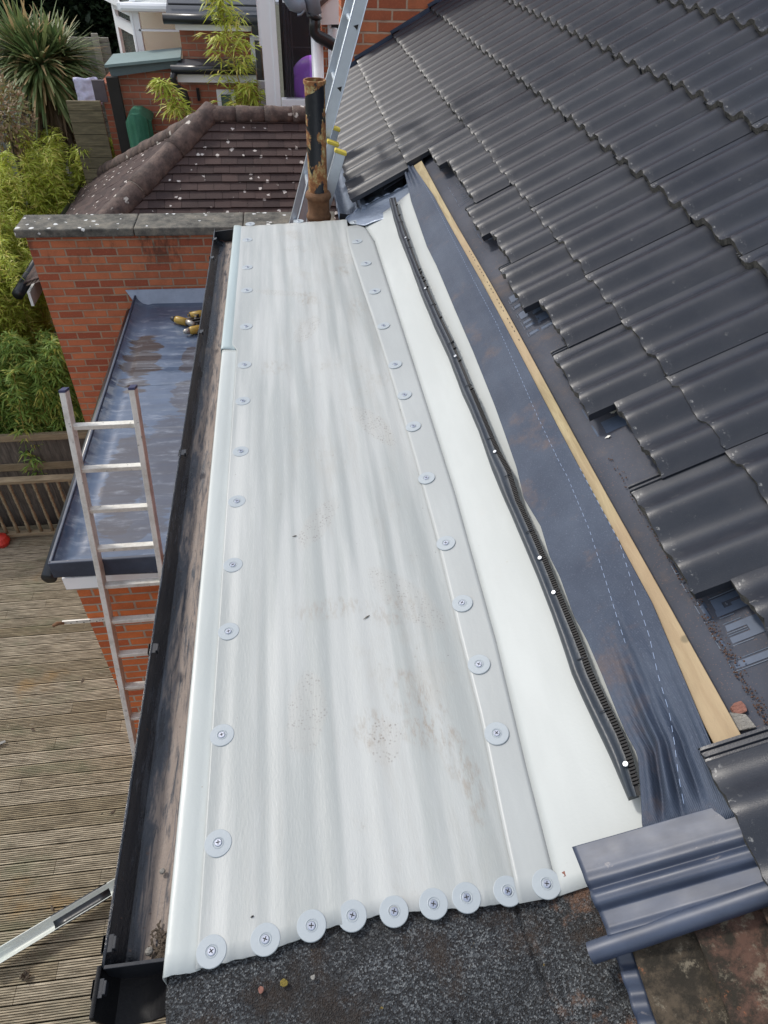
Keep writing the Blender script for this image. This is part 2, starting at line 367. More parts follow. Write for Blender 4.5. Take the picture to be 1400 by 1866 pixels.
def old_tile():
    m = Mat('mossy_old_tile', (.12,.09,.07), .9, 0, .2)
    oi = m.n('ObjectInfo').outputs['Random']
    c = m.mix(oi, (.085,.070,.050), (.12,.065,.05))
    n = m.noise(16, 7, .75)
    c = m.mix(m.step(n, .42, .6), (.032,.028,.022), c)
    c = m.mix(m.math('MULTIPLY', m.step(m.noise(28, 6, .75, m.coord(loc=(2,2,2))), .54, .66), .75), c, (.23,.20,.15))
    c = m.mix(m.math('MULTIPLY', m.step(m.noise(20, 6, .75, m.coord(loc=(5,2,2))), .60, .68), .8), c, (.30,.12,.06))
    m.color(c); m.bump(m.noise(120, 6, .75), .005); return m.m
OLDT = old_tile()
def brown_tile():
    m = Mat('brown_plain_tile', (.10,.055,.045), .85, 0, .25)
    c = m.mix(m.island(), (.046,.032,.031), (.080,.054,.049))
    c = m.mix(m.math('MULTIPLY', m.step(m.noise(5, 5, .7), .5, .7), .5), c, (.05,.04,.035))
    sp = m.step(m.math('ADD', m.vor(9), m.math('ADD', m.math('MULTIPLY', m.noise(34, 5, .7), .55), m.math('MULTIPLY', m.noise(3, 2), .25))), .575, .54)
    c = m.mix(m.math('MULTIPLY', sp, .85), c, (.62,.58,.54))
    m.color(c); m.bump(m.noise(70, 4), .004); return m.m
BTILE = brown_tile()
def ridge_mat():
    m = Mat('brown_ridge_tile', (.14,.085,.07), .85)
    n = m.noise(9, 6, .7); c = m.mix(m.step(n, .35, .7), (.05,.034,.03), (.14,.095,.078))
    sp = m.step(m.math('ADD', m.vor(7), m.math('ADD', m.math('MULTIPLY', m.noise(28, 5, .7), .55), m.math('MULTIPLY', m.noise(3, 2), .25))), .56, .52)
    c = m.mix(m.math('MULTIPLY', sp, .8), c, (.6,.56,.5)); m.color(c); m.bump(m.noise(60, 5), .006); return m.m
RIDGE = ridge_mat()
MORT = simple('cement_mortar', (.38,.34,.28), .9, 0, .3, 30, .003)
def stone_mat():
    m = Mat('lichened_coping', (.2,.19,.17), .9, 0, .2)
    n = m.noise(9, 7, .7); c = m.ramp(n, [(.3,(.045,.045,.042)),(.5,(.13,.125,.11)),(.7,(.23,.21,.17))])
    c = m.mix(m.step(m.math('ADD', m.vor(11), m.math('ADD', m.math('MULTIPLY', m.noise(40, 5, .7), .5), m.math('MULTIPLY', m.noise(3, 2), .4))), .64, .60), c, (.62,.63,.62))
    c = m.mix(m.math('MULTIPLY', m.step(m.noise(60, 6, .75), .55, .68), .6), c, (.04,.04,.035))
    m.color(c); m.bump(m.noise(90, 5), .006); return m.m
COPE = stone_mat()
def wetroof():
    m = Mat('wet_grp_roof', (.10,.13,.19), .2, 0, .6)
    x = m.xyz()
    band = m.noise(3.2, 3, .5, m.coord((.35, 2.6, 1)), .3)
    c = m.mix(m.step(m.noise(2.2, 4, .6, m.coord((1,.6,1))), .3, .7), (.060,.085,.135), (.10,.135,.20))
    mud = None  # mud mask: brown patches paint in the darker reflections of nearby brick
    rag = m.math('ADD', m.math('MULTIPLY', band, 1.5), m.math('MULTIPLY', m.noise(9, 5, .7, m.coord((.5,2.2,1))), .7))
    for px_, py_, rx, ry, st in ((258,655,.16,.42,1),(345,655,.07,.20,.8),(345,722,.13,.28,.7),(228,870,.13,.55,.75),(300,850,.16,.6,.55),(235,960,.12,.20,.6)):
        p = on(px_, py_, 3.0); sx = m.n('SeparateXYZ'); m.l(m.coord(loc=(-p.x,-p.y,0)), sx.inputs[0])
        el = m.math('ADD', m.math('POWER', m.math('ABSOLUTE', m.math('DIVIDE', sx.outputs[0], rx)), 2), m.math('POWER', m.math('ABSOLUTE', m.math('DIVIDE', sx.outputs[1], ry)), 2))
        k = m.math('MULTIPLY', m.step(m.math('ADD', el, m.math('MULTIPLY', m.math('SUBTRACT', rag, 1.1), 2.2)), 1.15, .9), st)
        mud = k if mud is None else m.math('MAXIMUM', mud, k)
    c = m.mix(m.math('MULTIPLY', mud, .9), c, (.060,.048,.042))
    pale_mask = m.step(m.noise(10, 6, .7, m.coord((.4,1.5,1))), .5, .72)
    c = m.mix(m.math('MULTIPLY', pale_mask, .45), c, (.30,.34,.40))  # pale tone painted in as sky reflection on the wet surface
    m.color(c)
    wet = m.step(m.math('ADD', band, m.math('MULTIPLY', m.noise(18, 5, .7, m.coord((.3,1,1))), .25)), .52, .64)
    rr = m.n('MapRange'); m.l(wet, rr.inputs[0]); rr.inputs[3].default_value = .04; rr.inputs[4].default_value = .22; m.rough(rr.outputs[0])
    wv = m.noise(5, 2, .4, m.coord((.15, 2.4, 1))); m.bump(wv, .02, .35); return m.m
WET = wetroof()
LEADC = simple('lead_sheet', (.20,.24,.31), .35, .2, .35, 9, .003)
def glossgrey():
    m = Mat('graphite_gloss', (.055,.07,.10), .22, 0, .7)
    c = m.mix(m.step(m.noise(9, 5, .65, m.coord((1,3,1))), .35, .7), (.018,.028,.055), (.035,.050,.088))
    c = m.mix(m.math('MULTIPLY', m.step(m.noise(24, 6, .7, m.coord((.4,1,1))), .64, .7), .6), c, (.22,.2,.2))
    m.color(c); r = m.n('MapRange'); m.l(m.noise(20,4), r.inputs[0]); r.inputs[3].default_value=.40; r.inputs[4].default_value=.58; m.rough(r.outputs[0])
    m.bump(m.noise(30, 3, .5, m.coord((.4,2,1))), .0005, .4); return m.m
GLOSS = glossgrey()
RUB = simple('black_rubber', (.030,.038,.048), .42, 0, .4, 14, .001)
WPLAS = simple('white_upvc', (.88,.90,.92), .3, 0, .04, 3, 0)
GPLAS = simple('old_white_gutter', (.50,.54,.50), .4, 0, .12, 8, 0)
ALU = simple('brushed_aluminium', (.52,.57,.62), .36, .75, .12, 20, .0003)
def oldalu():
    m = Mat('dirty_aluminium', (.42,.41,.38), .5, .15)
    c = m.mix(m.step(m.noise(10, 6, .7), .4, .7), (.66,.65,.60), (.46,.44,.39))
    c = m.mix(m.math('MULTIPLY', m.step(m.noise(30, 5, .7), .62, .68), .7), c, (.10,.11,.09)); m.color(c); m.bump(m.noise(80, 3), .0008); return m.m
OALU = oldalu()
YCAP = simple('yellow_cap', (.62,.50,.07), .5, 0, .15, 40, 0)
def pipe_mat():
    m = Mat('flaking_iron_pipe', (.02,.02,.02), .5, 0, .5)
    z = m.xyz()
    side = m.math('MULTIPLY', m.math('ABSOLUTE', m.math('SUBTRACT', z[0], .165)), 2.2)
    f = m.math('ADD', m.noise(9, 5, .65, m.coord((1,1,.55)), .6), side)
    hgt = m.math('MULTIPLY', m.step(m.math('ABSOLUTE', m.math('SUBTRACT', z[2], 4.75)), .25, .38), .12)
    f = m.math('ADD', f, hgt)
    pat = m.step(f, .565, .58)
    rust = m.ramp(m.noise(28, 6, .7), [(.3,(.10,.035,.012)),(.5,(.26,.11,.04)),(.62,(.38,.30,.13)),(.8,(.50,.48,.33))])
    c = m.mix(pat, (.012,.014,.018), rust); m.color(c)
    r = m.n('MapRange'); m.l(pat, r.inputs[0]); r.inputs[3].default_value = .28; r.inputs[4].default_value = .9; m.rough(r.outputs[0])
    m.bump(m.math('ADD', pat, m.noise(90, 5)), .002); return m.m
PIPE = pipe_mat()
RUST = simple('rusty_iron', (.15,.075,.035), .85, .1, .6, 35, .003)
def leaf(name, c1, c2, c3=None):
    m = Mat(name, c1, .5, 0, .35); i = m.island()
    c = m.mix(i, c1, c2)
    if c3: c = m.mix(m.step(i, .8, .86), c, c3)
    m.color(c); m.b.inputs['Transmission Weight'].default_value = 0
    tr = m.n('BsdfTranslucent'); m.l(m.col, tr.inputs[0]); mx = m.n('MixShader'); mx.inputs[0].default_value = .3
    m.l(m.b.outputs[0], mx.inputs[1]); m.l(tr.outputs[0], mx.inputs[2]); m.l(mx.outputs[0], m.t.nodes['Material Output'].inputs[0]); return m.m
LF_Y = leaf('yellow_bamboo_leaf', (.50,.54,.08), (.36,.45,.07), (.62,.55,.15))
LF_G = leaf('green_bamboo_leaf', (.15,.26,.05), (.28,.38,.08), (.45,.44,.10))
LF_C = leaf('cordyline_leaf', (.10,.17,.06), (.24,.27,.11), (.46,.33,.17))
LF_D = leaf('dead_cordyline_leaf', (.20,.13,.07), (.10,.07,.04))
LF_H = leaf('dark_hedge_leaf', (.010,.022,.010), (.022,.038,.016))
CANE = simple('bamboo_cane', (.30,.22,.06), .5, 0, .3, 10, 0)
BARK = simple('bark', (.09,.07,.05), .9, 0, .4, 20, .01)
def board_mat(name, c, plane='X', pitch=.14):
    m = Mat(name, c, .85); s = m.xyz()
    q = s[0] if plane == 'X' else s[2]
    n = m.noise(6, 6, .7, m.coord((8,1,1) if plane=='X' else (1,1,8), loc=(1,2,3)))
    fr = m.math('FRACT', m.math('DIVIDE', q, pitch)); ln = m.step(fr, .05, .015)
    cell = m.math('FLOOR', m.math('DIVIDE', q, pitch)); wn = m.n('TexWhiteNoise', noise_dimensions='1D'); m.l(cell, wn.inputs['W'])
    cc = m.mix(wn.outputs['Value'], tuple(x*.75 for x in c), tuple(x*1.25 for x in c))
    cc = m.mix(m.step(n, .35, .75), tuple(x*.5 for x in c), cc); cc = m.mix(m.math('MULTIPLY', ln, .8), cc, (.012,.01,.008))
    m.color(cc); m.bump(m.math('SUBTRACT', n, ln), .006); return m.m
FENCE_D = board_mat('dark_fence_board', (.13,.11,.09), 'X', .11)
FENCE_G = board_mat('grey_fence_board', (.36,.345,.30), 'Z', .16)
FENCE_B = board_mat('brown_fence_board', (.22,.185,.11), 'Z', .14)
RAIL = wood_mat('weathered_rail', (.26,.21,.13), (.17,.13,.08), (1,6,6))
CONC = simple('concrete_post', (.36,.34,.29), .9, 0, .2, 12, .003)
SLATE = simple('dark_slate_roof', (.055,.062,.075), .5, 0, .2, 5, .002)
GFELT = simple('green_felt_roof', (.17,.235,.235), .8, 0, .15, 8, .002)
GFELT2 = simple('green_felt_fascia', (.10,.135,.14), .8, 0, .15, 8, .002)
CREAM = simple('cream_wall', (.88,.90,.70), .8, 0, .1, 2, 0)
def glass_mat(name, c, rough=.05, al=.25):
    m = Mat(name, c, rough, 0, .8); m.b.inputs['Alpha'].default_value = al; return m.m
GLASS = glass_mat('pane_glass', (.5,.55,.5), .05, .12)
DGLASS = glass_mat('dark_pane_glass', (.03,.036,.045), .08, .25)
DARK = simple('dark_interior', (.02,.018,.016), .9, 0, .3, 5, 0)
CURT = simple('grey_curtain', (.10,.09,.10), .9, 0, .3, 10, 0)
PURP = simple('purple_ball', (.50,.16,.85), .28, 0, .05, 5, 0)
GREENC = simple('green_plastic_cover', (.035,.16,.10), .4, 0, .25, 9, .006)
SOIL = simple('soil', (.05,.05,.03), .95, 0, .5, 3, .02)
GREYP = simple('grey_pipe_plastic', (.20,.25,.31), .35, 0, .1, 10, 0)
TYEL = simple('tool_yellow', (.36,.23,.04), .4, 0, .15, 30, 0)
TBLK = simple('tool_black', (.02,.02,.022), .5, 0, .3, 30, 0)
TMET = simple('tool_metal', (.35,.33,.30), .4, .7, .2, 30, 0)
BRICKCHIP = simple('terracotta_chip', (.22,.10,.075), .9, 0, .3, 40, .004)
PEB = simple('stone_chip', (.24,.23,.21), .9, 0, .4, 40, .004)
MOSS = simple('yellow_moss', (.17,.13,.025), .95, 0, .5, 60, .004)
WPAINT = simple('white_droppings', (.72,.71,.66), .7, 0, .15, 50, .001)
BLUECAP = simple('navy_cap', (.025,.03,.09), .5, 0, .2, 30, 0)

# ------------------------------------------------------------------ ground and deck
g = MB(); g.quad((-120,-60,-.2),(120,-60,-.2),(120,160,-.2),(-120,160,-.2)); tag(g.build('ground', SOIL), kind='structure')
dk = MB(); prof = [(0,-.02)]
for i in range(7):
    y0 = .004 + i*.016; prof += [(y0,0),(y0+.008,0),(y0+.0105,-.006),(y0+.0135,-.006)]
prof = prof[:-2] + [(.112,0),(.114,-.02)]
yb = -1.2
while yb < 6.3:
    x = -6.5 - rnd.random()*3
    while x < -.3:
        x2 = min(x + rnd.choice([2.4,3.0,3.6,1.8]), -.275)
        dz = rnd.uniform(-.001,.001)
        vs = [(xx, yb + p, q + dz) for xx in (x, x2 - .003) for p, q in prof]; n = len(prof)
        dk.add(vs, [(i+1, i, i+n, i+n+1) for i in range(n-1)] + [tuple(range(n)), tuple(range(2*n-1, n-1, -1))]); x = x2
    yb += .1205
tag(dk.build('decking', DECK), kind='structure')

# ------------------------------------------------------------------ our house: walls below the roof
hs = empty('house', (1, 3, 0), 'red brick house whose tiled roof slope fills the right of the picture', 'house')
m = MB(); m.box((-.27,-1.5,-.2),(7.0,3.66,H-1.50)); m.build('lower_wall', BR_Y, hs)
m = MB(); m.box((.50,3.66,-.2),(7.0,6.42,H-1.36)); m.build('rear_wall', BR_Y, hs)
m = MB(); m.box((-.268,-.4,H-1.50),(-.245,3.66,H-1.345)); m.build('fascia', BLACK, hs)
m = MB(); m.box((-.24,-.4,H-1.37),(.36,3.655,H-1.345)); m.build('roof_board', PINE, hs)
# roof void end and timber in the gap left of the membrane
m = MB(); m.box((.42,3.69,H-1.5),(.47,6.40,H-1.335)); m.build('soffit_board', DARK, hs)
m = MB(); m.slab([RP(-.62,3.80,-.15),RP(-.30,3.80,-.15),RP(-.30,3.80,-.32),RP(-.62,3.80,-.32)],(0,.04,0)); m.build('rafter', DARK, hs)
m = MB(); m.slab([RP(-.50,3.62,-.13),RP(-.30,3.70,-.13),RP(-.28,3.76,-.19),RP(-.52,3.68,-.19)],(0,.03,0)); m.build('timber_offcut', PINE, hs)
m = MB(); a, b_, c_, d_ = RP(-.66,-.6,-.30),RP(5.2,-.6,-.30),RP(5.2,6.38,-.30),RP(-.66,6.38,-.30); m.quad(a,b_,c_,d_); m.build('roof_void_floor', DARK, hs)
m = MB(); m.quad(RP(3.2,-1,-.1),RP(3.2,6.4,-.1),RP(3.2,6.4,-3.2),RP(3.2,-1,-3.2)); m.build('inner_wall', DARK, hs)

# underlay over the rafters
def uln(s, y): return -.083 - .010*abs(math.sin(y*5.2))*(1 if s > -.2 else .3) + .006*noise.noise(Vector((s*4, y*3, 1)))
def ul(u, v): s = lerp(-.265, 3.0, u**1.6); y = lerp(-.6, 3.74, v); return RP(s, y, uln(s, y))
und = MB(); und.grid(ul, 60, 110)
UND = und.build('roof_underlay', MEM2, None, True); tag(UND, 'dark grey roofing underlay laid under the tiles above the timber batten', 'underlay')
und2 = MB(); und2.grid(lambda u, v: RP(lerp(-.50, 3.0, u), lerp(3.74, 6.38, v), -.084), 4, 4); 
o = und2.build('far_underlay', MEM2, UND)

# printed lettering on the underlay
def strokes(ch):
    return {'L':[(0,0,.28,1),(0,0,.8,.26)],'I':[(.2,0,.5,1)],
            'G':[(0,.05,.28,.95),(.1,0,.8,.26),(.1,.74,.8,1),(.56,0,.84,.5),(.42,.36,.84,.56)],
            'H':[(0,0,.28,1),(.56,0,.84,1),(0,.38,.84,.62)],'T':[(.28,0,.56,1),(0,.74,.84,1)]}[ch]
def lettering(y0, s0, hgt, pitch, wd, txt='LIGHT', solid=True):
    for i, ch in enumerate(txt):
        mb = MB(); f = lambda u, v, n: RP(s0 + v*hgt, y0 - i*pitch - u*wd, uln(s0 + v*hgt, y0 - i*pitch - u*wd) + n)
        for q, (a, b, c, d) in enumerate(strokes(ch)):
            if solid: mb.grid(lambda p, t: f(lerp(a,c,p), lerp(b,d,t), .0010+.0002*q), 8, 16)
            e = .09; Q = [(a-e,b-e*.5),(c+e,b-e*.5),(c+e,d+e*.5),(a-e,d+e*.5)]
            ins = lambda u, v: any(A_-e*1.02 < u < C_+e*1.02 and B_-e*.52 < v < D_+e*.52 and (A_,B_,C_,D_) != (a,b,c,d) for A_,B_,C_,D_ in strokes(ch))
            for k in range(4):
                p, q_ = Q[k], Q[(k+1)%4]; N = 8
                for j in range(N):
                    u0, v0 = lerp(p[0],q_[0],j/N), lerp(p[1],q_[1],j/N); u1, v1 = lerp(p[0],q_[0],(j+1)/N), lerp(p[1],q_[1],(j+1)/N)
                    if ins((u0+u1)/2, (v0+v1)/2): continue
                    mb.tube([f(u0,v0,.0006), f(u1,v1,.0006)], .0009, 5, True, 1)
        mb.build('letter', [PRINTC, PRINTL], UND)
lettering(.905, -.208, .15, .063, .048)
lettering(2.16, -.228, .13, .060, .050)
lettering(3.33, -.21, .12, .065, .054, solid=False)
for (y0, y1) in ((2.80, 2.60), (1.46, 1.33)):
    mb = MB(); N = 10
    for off, wd_ in ((0,.045),(.075,.05),(.145,.03)):
        if off > abs(y0-y1): continue
        for i in range(N):
            t0, t1 = i/N, (i+1)/N; f = lambda t, d: RP(-.21+.20*t, y0-off-d-.04*t*t, uln(-.21+.20*t, y0-off-d-.04*t*t)+.001)
            mb.quad(f(t0,0), f(t1,0), f(t1,wd_), f(t0,wd_))
    mb.build('printed_band', PRINTC, UND)

# batten
m = MB(); NB = 40
def bt(y): return .004*math.sin(y*1.1) + .002*math.sin(y*3.7)
for k in range(1):
    vs = []; 
    for i in range(NB):
        y = lerp(.468, 3.72, i/(NB-1)); s0 = -.308 + bt(y)
        vs += [RP(s0, y, -.080), RP(s0, y, -.054), RP(s0+.046, y, -.054), RP(s0+.046, y, -.080)]
    m.add(vs, [(4*i+j, 4*i+(j+1)%4, 4*i+4+(j+1)%4, 4*i+4+j) for i in range(NB-1) for j in range(4)] + [(0,3,2,1), (4*NB-4,4*NB-3,4*NB-2,4*NB-1)])
bat = m.build('batten', PINE, None, False, .0015); tag(bat, 'long pale pine batten nailed along the foot of the tiles', 'timber batten')
m = MB()
for i in range(26):   # faint grade stamp dashes
    y = 2.55 - i*.028
    if i % 5 == 4: continue
    m.box((0,0,0),(.0025,.009,.0002), M=Matrix.Translation(RP(-.308+bt(y)+.036, y, -.0539)) @ Matrix.Rotation(-A, 4, 'Y'))
m.build('grade_stamp', DARK, bat)

# eaves membrane flap
Lpx = [(735,303),(749.5,367),(779,451),(795.5,483.7),(830,566),(862.9,641.5),(900.7,736.8),(941.7,851.8),(956,910),(987,961.5),(1003,1016.5),(1021,1052),(1046,1122.6),(1069,1165),(1096,1226.8),(1126.7,1303.6),(1142,1338),(1163,1376.5),(1168,1434),(1170,1465),(1171,1511)]
Lp = []
for x, y in Lpx:
    r = ray(x, y); k = r.x / -r.z; h = 1.463 / (1 + .6128*k + 0) ; Lp.append(Vector((k*h, (r.y/-r.z)*h, H-h)) - Vector((-SA,0,CA))*.010)
def Lat(y):
    for a, b in zip(Lp, Lp[1:]):
        if b.y <= y <= a.y: return a.lerp(b, (y-a.y)/(b.y-a.y))
    return Lp[0] if y > Lp[0].y else Lp[-1]
y_lo, y_hi = .385, 3.72
def FR_(y):
    k = max(0, min(1, (y-.50)/.30)); k *= max(0, min(1, (3.72-y)/.5)); return RP(lerp(-.312, -.288, k) + bt(y), y, -.0522)
def flap(u, v):
    y = lerp(y_lo, y_hi, v); L = Lat(y); L = Vector((L.x, y, L.z)); Rt = FR_(y)
    p = L.lerp(Rt, u)
    near = max(0, 1 - (y - .36)/.55)
    wr = .009*near*math.sin(u*16 + y*5 + 1.5*math.sin(y*9)) * math.sin(math.pi*min(1,u*1.05))
    wr += .006*near*near*abs(math.sin(u*27 + y*3)); 
    for u0, wd_, am in ((.22,.04,-.030),(.33,.06,.024),(.44,.035,-.028),(.54,.06,.016),(.68,.05,-.016),(.86,.06,-.014)):
        uu = u0 + (.5-u0)*.35*(1-near); wr += am*near**1.6*math.exp(-((u-uu)/(wd_*(1+1.2*(1-near))))**2)
    wr *= min(1, max(0, (y-.405)/.05))
    far = max(0, 1 - (3.72-y)/.35); wr += .014*far*math.sin(u*11+1) * math.sin(math.pi*u)
    bulge = .006*math.sin(math.pi*u) + .003*noise.noise(Vector((u*3, y*2.2, 0)))
    e = .006 * (1-u)**4 * (1 + .6*math.sin(y*7))
    nv = Vector((-SA, 0, CA)); return p + nv*(wr + bulge + .005 + e)
m = MB(); m.grid(flap, 110, 260); fl = m.build('eaves_membrane', MEM, None, True, 0, .0012)
tag(fl, 'blue-grey woven membrane strip draped between the white upstand and the timber batten', 'membrane')
m = MB()
def dashline(pts, y_end, per=.020, on_=.55):
    P = [on(x, y, 1.470, -.6128) for x, y in pts]; out = []; acc = 0
    for a, b in zip(P, P[1:]):
        n_ = max(1, int((b-a).length/.002))
        for i in range(n_): out.append(a.lerp(b, i/n_))
    d = 0; seg = []
    for p, q in zip(out, out[1:]):
        d += (q-p).length
        if (d % per) < per*on_: seg.append((p, q))
    for p, q in seg:
        y = p.y
        u = lambda P_: max(0, min(1, (P_.x-Lat(P_.y).x)/max(.01, FR_(P_.y).x-Lat(P_.y).x)))
        nv = Vector((-SA,0,CA))*.0008; wv = Vector((CA,0,SA))*.0006
        f = lambda P_: flap(u(P_), (P_.y-y_lo)/(y_hi-y_lo)) + nv
        if not (y_lo < q.y < y_hi): continue
        a, b = f(p), f(q); m.quad(a-wv, b-wv, b+wv, a+wv)
dashline([(766,330),(790.6,375),(826.7,447.6),(862.9,519.9),(905.6,602),(948,697),(981,773),(1020.6,856.7),(1034.7,882.9),(1074,977),(1105.4,1071.5),(1140.7,1181.5)], 0, .020)
dashline([(1058,867),(1125,1000.8),(1152.5,1087),(1180,1170),(1197.7,1242),(1215,1299.7),(1230,1365),(1238,1418.7),(1248,1480)], 0, .024)
m.build('stitching', STITCH, fl)

# ------------------------------------------------------------------ roof tiles
TW, TL, PITCH_Y, Y0, G = .297, .42, .297, .765, .335
def tile_profile():
    out = []
    for i in range(25):
        t = TW * i/24; z = -.032 + .032*(.5+.5*math.cos(2*math.pi*(t-.055)/.149))**1.15
        if t < .012: z = min(z, -.025 - (.012-t)*.25)
        out.append((t, z))
    out += [(TW+.003,-.0335),(TW+.007,-.0335),(TW+.009,-.0295),(TW+.013,-.0295),(TW+.015,-.0345),(TW+.019,-.0345),(TW+.021,-.030),(TW+.026,-.030),(TW+.028,-.036)]
    return out
PROF = tile_profile()
def make_tile(seed):
    r = random.Random(seed); mb = MB(); n = len(PROF); xs = [0,.006,.03,.12,.30,TL]; vs = []
    jit = [r.uniform(-.0022,.0022)*(1 if r.random() < .7 else 2.0) for _ in range(n)]
    for k, x in enumerate(xs):
        for j, (t, z) in enumerate(PROF):
            vs.append((x + (jit[j] if k < 2 else 0), t, z - (.0012 if k == 0 else 0)))
    nt_ = len(vs)
    for k, x in enumerate(xs):
        for j, (t, z) in enumerate(PROF):
            th = (.021 if t <= TW+.001 else .008)
            vs.append((x + (jit[j]*.6 + r.uniform(-.002,.002) if k < 2 else 0), t, z - th - (r.uniform(-.001,.001) if k == 0 else 0)))
    top = [(k*n+j, (k+1)*n+j, (k+1)*n+j+1, k*n+j+1) for k in range(len(xs)-1) for j in range(n-1)]
    bot = [tuple(reversed([a+nt_ for a in f])) for f in top]
    tail = [(j, j+1, nt_+j+1, nt_+j) for j in range(n-1)]; K = (len(xs)-1)*n
    head = [(K+j+1, K+j, nt_+K+j, nt_+K+j+1) for j in range(n-1)]
    side = []
    for k in range(len(xs)-1):
        side += [(k*n, nt_+k*n, nt_+(k+1)*n, (k+1)*n), ((k+1)*n-1, (k+2)*n-1, nt_+(k+2)*n-1, nt_+(k+1)*n-1)]
    mb.add(vs, top, 0); mb.f = [tuple(reversed(f)) for f in mb.f]
    mb.add([], [], 0); base = [tuple(reversed(f)) for f in bot] + side + [tuple(f) for f in head]
    mb.f += base; mb.m += [0]*len(base); mb.f += tail; mb.m += [1]*len(tail)
    me = mb.mesh('roof_tile', [TILE, RAW], True); me.set_sharp_from_angle(angle=R(32)); return me
TM = [make_tile(i) for i in range(6)]
ordn = ['first','second','third','fourth','fifth','sixth','seventh','eighth','ninth','tenth','eleventh','twelfth','thirteenth','fourteenth','fifteenth','sixteenth','seventeenth','eighteenth','nineteenth','twentieth','twenty-first','twenty-second','twenty-third']
push = {9:-.208,8:-.162,7:-.157,6:-.204,5:-.169,4:-.206,3:-.160,2:-.208,1:-.136,0:-.212,-1:-.134,-2:-.325}
TA = A - R(4.0)
rowname = {0:'bottom course'}; rowname.update({i: f'{ordn[i]} course up' for i in range(1, 8)})
TA = A - R(4.0)
rowname = {0:'bottom course of the far tiled block',1:'course next to the timber batten',2:'second course above the timber batten',3:'third course above the timber batten',
           4:'fourth course above the timber batten',5:'fifth course above the timber batten',6:'sixth course above the timber batten',7:'seventh course above the timber batten'}
rng = random.Random(3)
for c in range(0, 8):
    for k in range(18, -3 if c else 9, -1):
        s = (c-2)*G
        if c == 1 and k <= 9: s = push[k]
        if c >= 2 and k < {2:-2,3:1-2,4:0,5:2,6:6,7:8}[c]: continue
        yk = Y0 + PITCH_Y*k
        o = bpy.data.objects.new('roof_tile', TM[rng.randrange(6)]); sc.collection.objects.link(o)
        n0 = 0.0 + (0.004 if c == 1 and k <= 9 else 0)
        o.matrix_world = Matrix.Translation(RP(s + rng.uniform(-.003,.003), yk + rng.uniform(-.0015,.0015), n0 + rng.uniform(-.001,.001))) @ Matrix.Rotation(-TA, 4, 'Y') @ Matrix.Rotation(rng.uniform(-.003,.003), 4, 'Z')
        if c == 1 and k == -2: lb = 'cement-splashed grey roof tile in the near corner covering the end of the batten'
        elif c == 1 and k <= 9: lb = f'grey wave roof tile {"pushed up" if push[k] > -.18 else "hanging lower"} beside the batten, {ordn[9-k]} along it from the far end'
        else: lb = f'grey roof tile, {ordn[18-k]} from the far verge, {rowname[c]}'
        tag(o, lb, 'roof tile', 'grey double-roll roof tiles')
# verge trim
vg = MB()
for c in range(0, 8):
    s = (c-2)*G; y = Y0 + PITCH_Y*19
    vg.slab([RP(s-.004,y+.030,.006),RP(s+.40,y+.030,-.020),RP(s+.40,y+.030,-.10),RP(s-.004,y+.030,-.10)],(0,.014,0))
vgo = vg.build('verge_trim', GLOSS); tag(vgo, 'stepped dark verge trim where the tiled slope meets the brick wall', 'verge trim')

# ------------------------------------------------------------------ GRP roof
grp = empty('fibreglass_roof', W(0, 2, 1.32), 'long pale grey fibreglass flat roof with round fixing washers', 'flat roof')
def zs(x): return H - (SHEET[0] + SHEET[1]*x)
bot = [on(x, y, *SHEET) for x, y in [(300,1782),(345,1772),(400,1757),(440,1748),(470,1741),(520,1722),(560,1708),(595,1692),(640,1683),(690,1668),(730,1664),(780,1659),(840,1656),(900,1650),(957,1643)]]
def nearY(x):
    for a, b in zip(bot, bot[1:]):
        if a.x <= x <= b.x: return lerp(a.y, b.y, (x-a.x)/(b.x-a.x)) + .0018*noise.noise(Vector((x*70, 0, 0)))
    return bot[0].y if x < bot[0].x else bot[-1].y
seam = [on(x, y, *SHEET) for x, y in [(632,400),(640,450),(663,520),(690,600),(722,700),(760,830),(805,990),(850,1175),(885,1310),(925,1500),(957,1645)]]
def poly_x(P, y):
    for a, b in zip(P, P[1:]):
        if b.y <= y <= a.y: return lerp(b.x, a.x, (y-b.y)/(a.y-b.y))
    return P[0].x if y > P[0].y else P[-1].x
FARY = 3.668
def shf(u, v):
    x0 = -.228 - .022*max(0, min(1, (lerp(.30, FARY, v)-2.385)/.02)); yy = lerp(.30, FARY, v); xr = poly_x(seam, yy); x = lerp(x0, xr, u)
    y = lerp(nearY(x), FARY, v)
    xr = poly_x(seam, y); x = lerp(x0, xr, u)
    z = zs(x) + .0006*math.sin(x*72 + .5*math.sin(y*1.3)) + .00035*math.sin(x*131 + y*.7) + .0010*noise.noise(Vector((x*5, y*1.5, 3)))
    return Vector((x, y, z + .003))
m = MB(); m.grid(shf, 150, 120); sh = m.build('fibreglass_sheet', GRP, grp, True, 0, .003)
# drip trim on the left (two lengths)
def trim(y0f, y1, mat, dx=0, name='drip_trim', dz=0):
    P = [(-.283+dx,1.378),(-.2835+dx,1.345),(-.2825+dx,1.3285+dz),(-.280+dx,1.3245+dz),(-.274+dx,1.3228+dz),(-.262+dx,1.3232+dz),(-.252+dx,1.3245+dz),(-.238+dx,1.3275+dz*.5),(-.222+dx,1.3285)]
    mb = MB(); NY = 60
    def f(u, v):
        i = u*(len(P)-1); k = min(int(i), len(P)-2); t = i-k; x = lerp(P[k][0],P[k+1][0],t); h = lerp(P[k][1],P[k+1][1],t)
        yn = y0f if y0f is not None else nearY(x) - .001
        y = lerp(yn, y1, v); return Vector((x + .0015*math.sin(y*2.1), y, H - h))
    mb.grid(f, len(P)*2-1, NY); return mb.build(name, mat, grp, True, 0, .002)
trim(None, 2.40, GRP_TRIM)
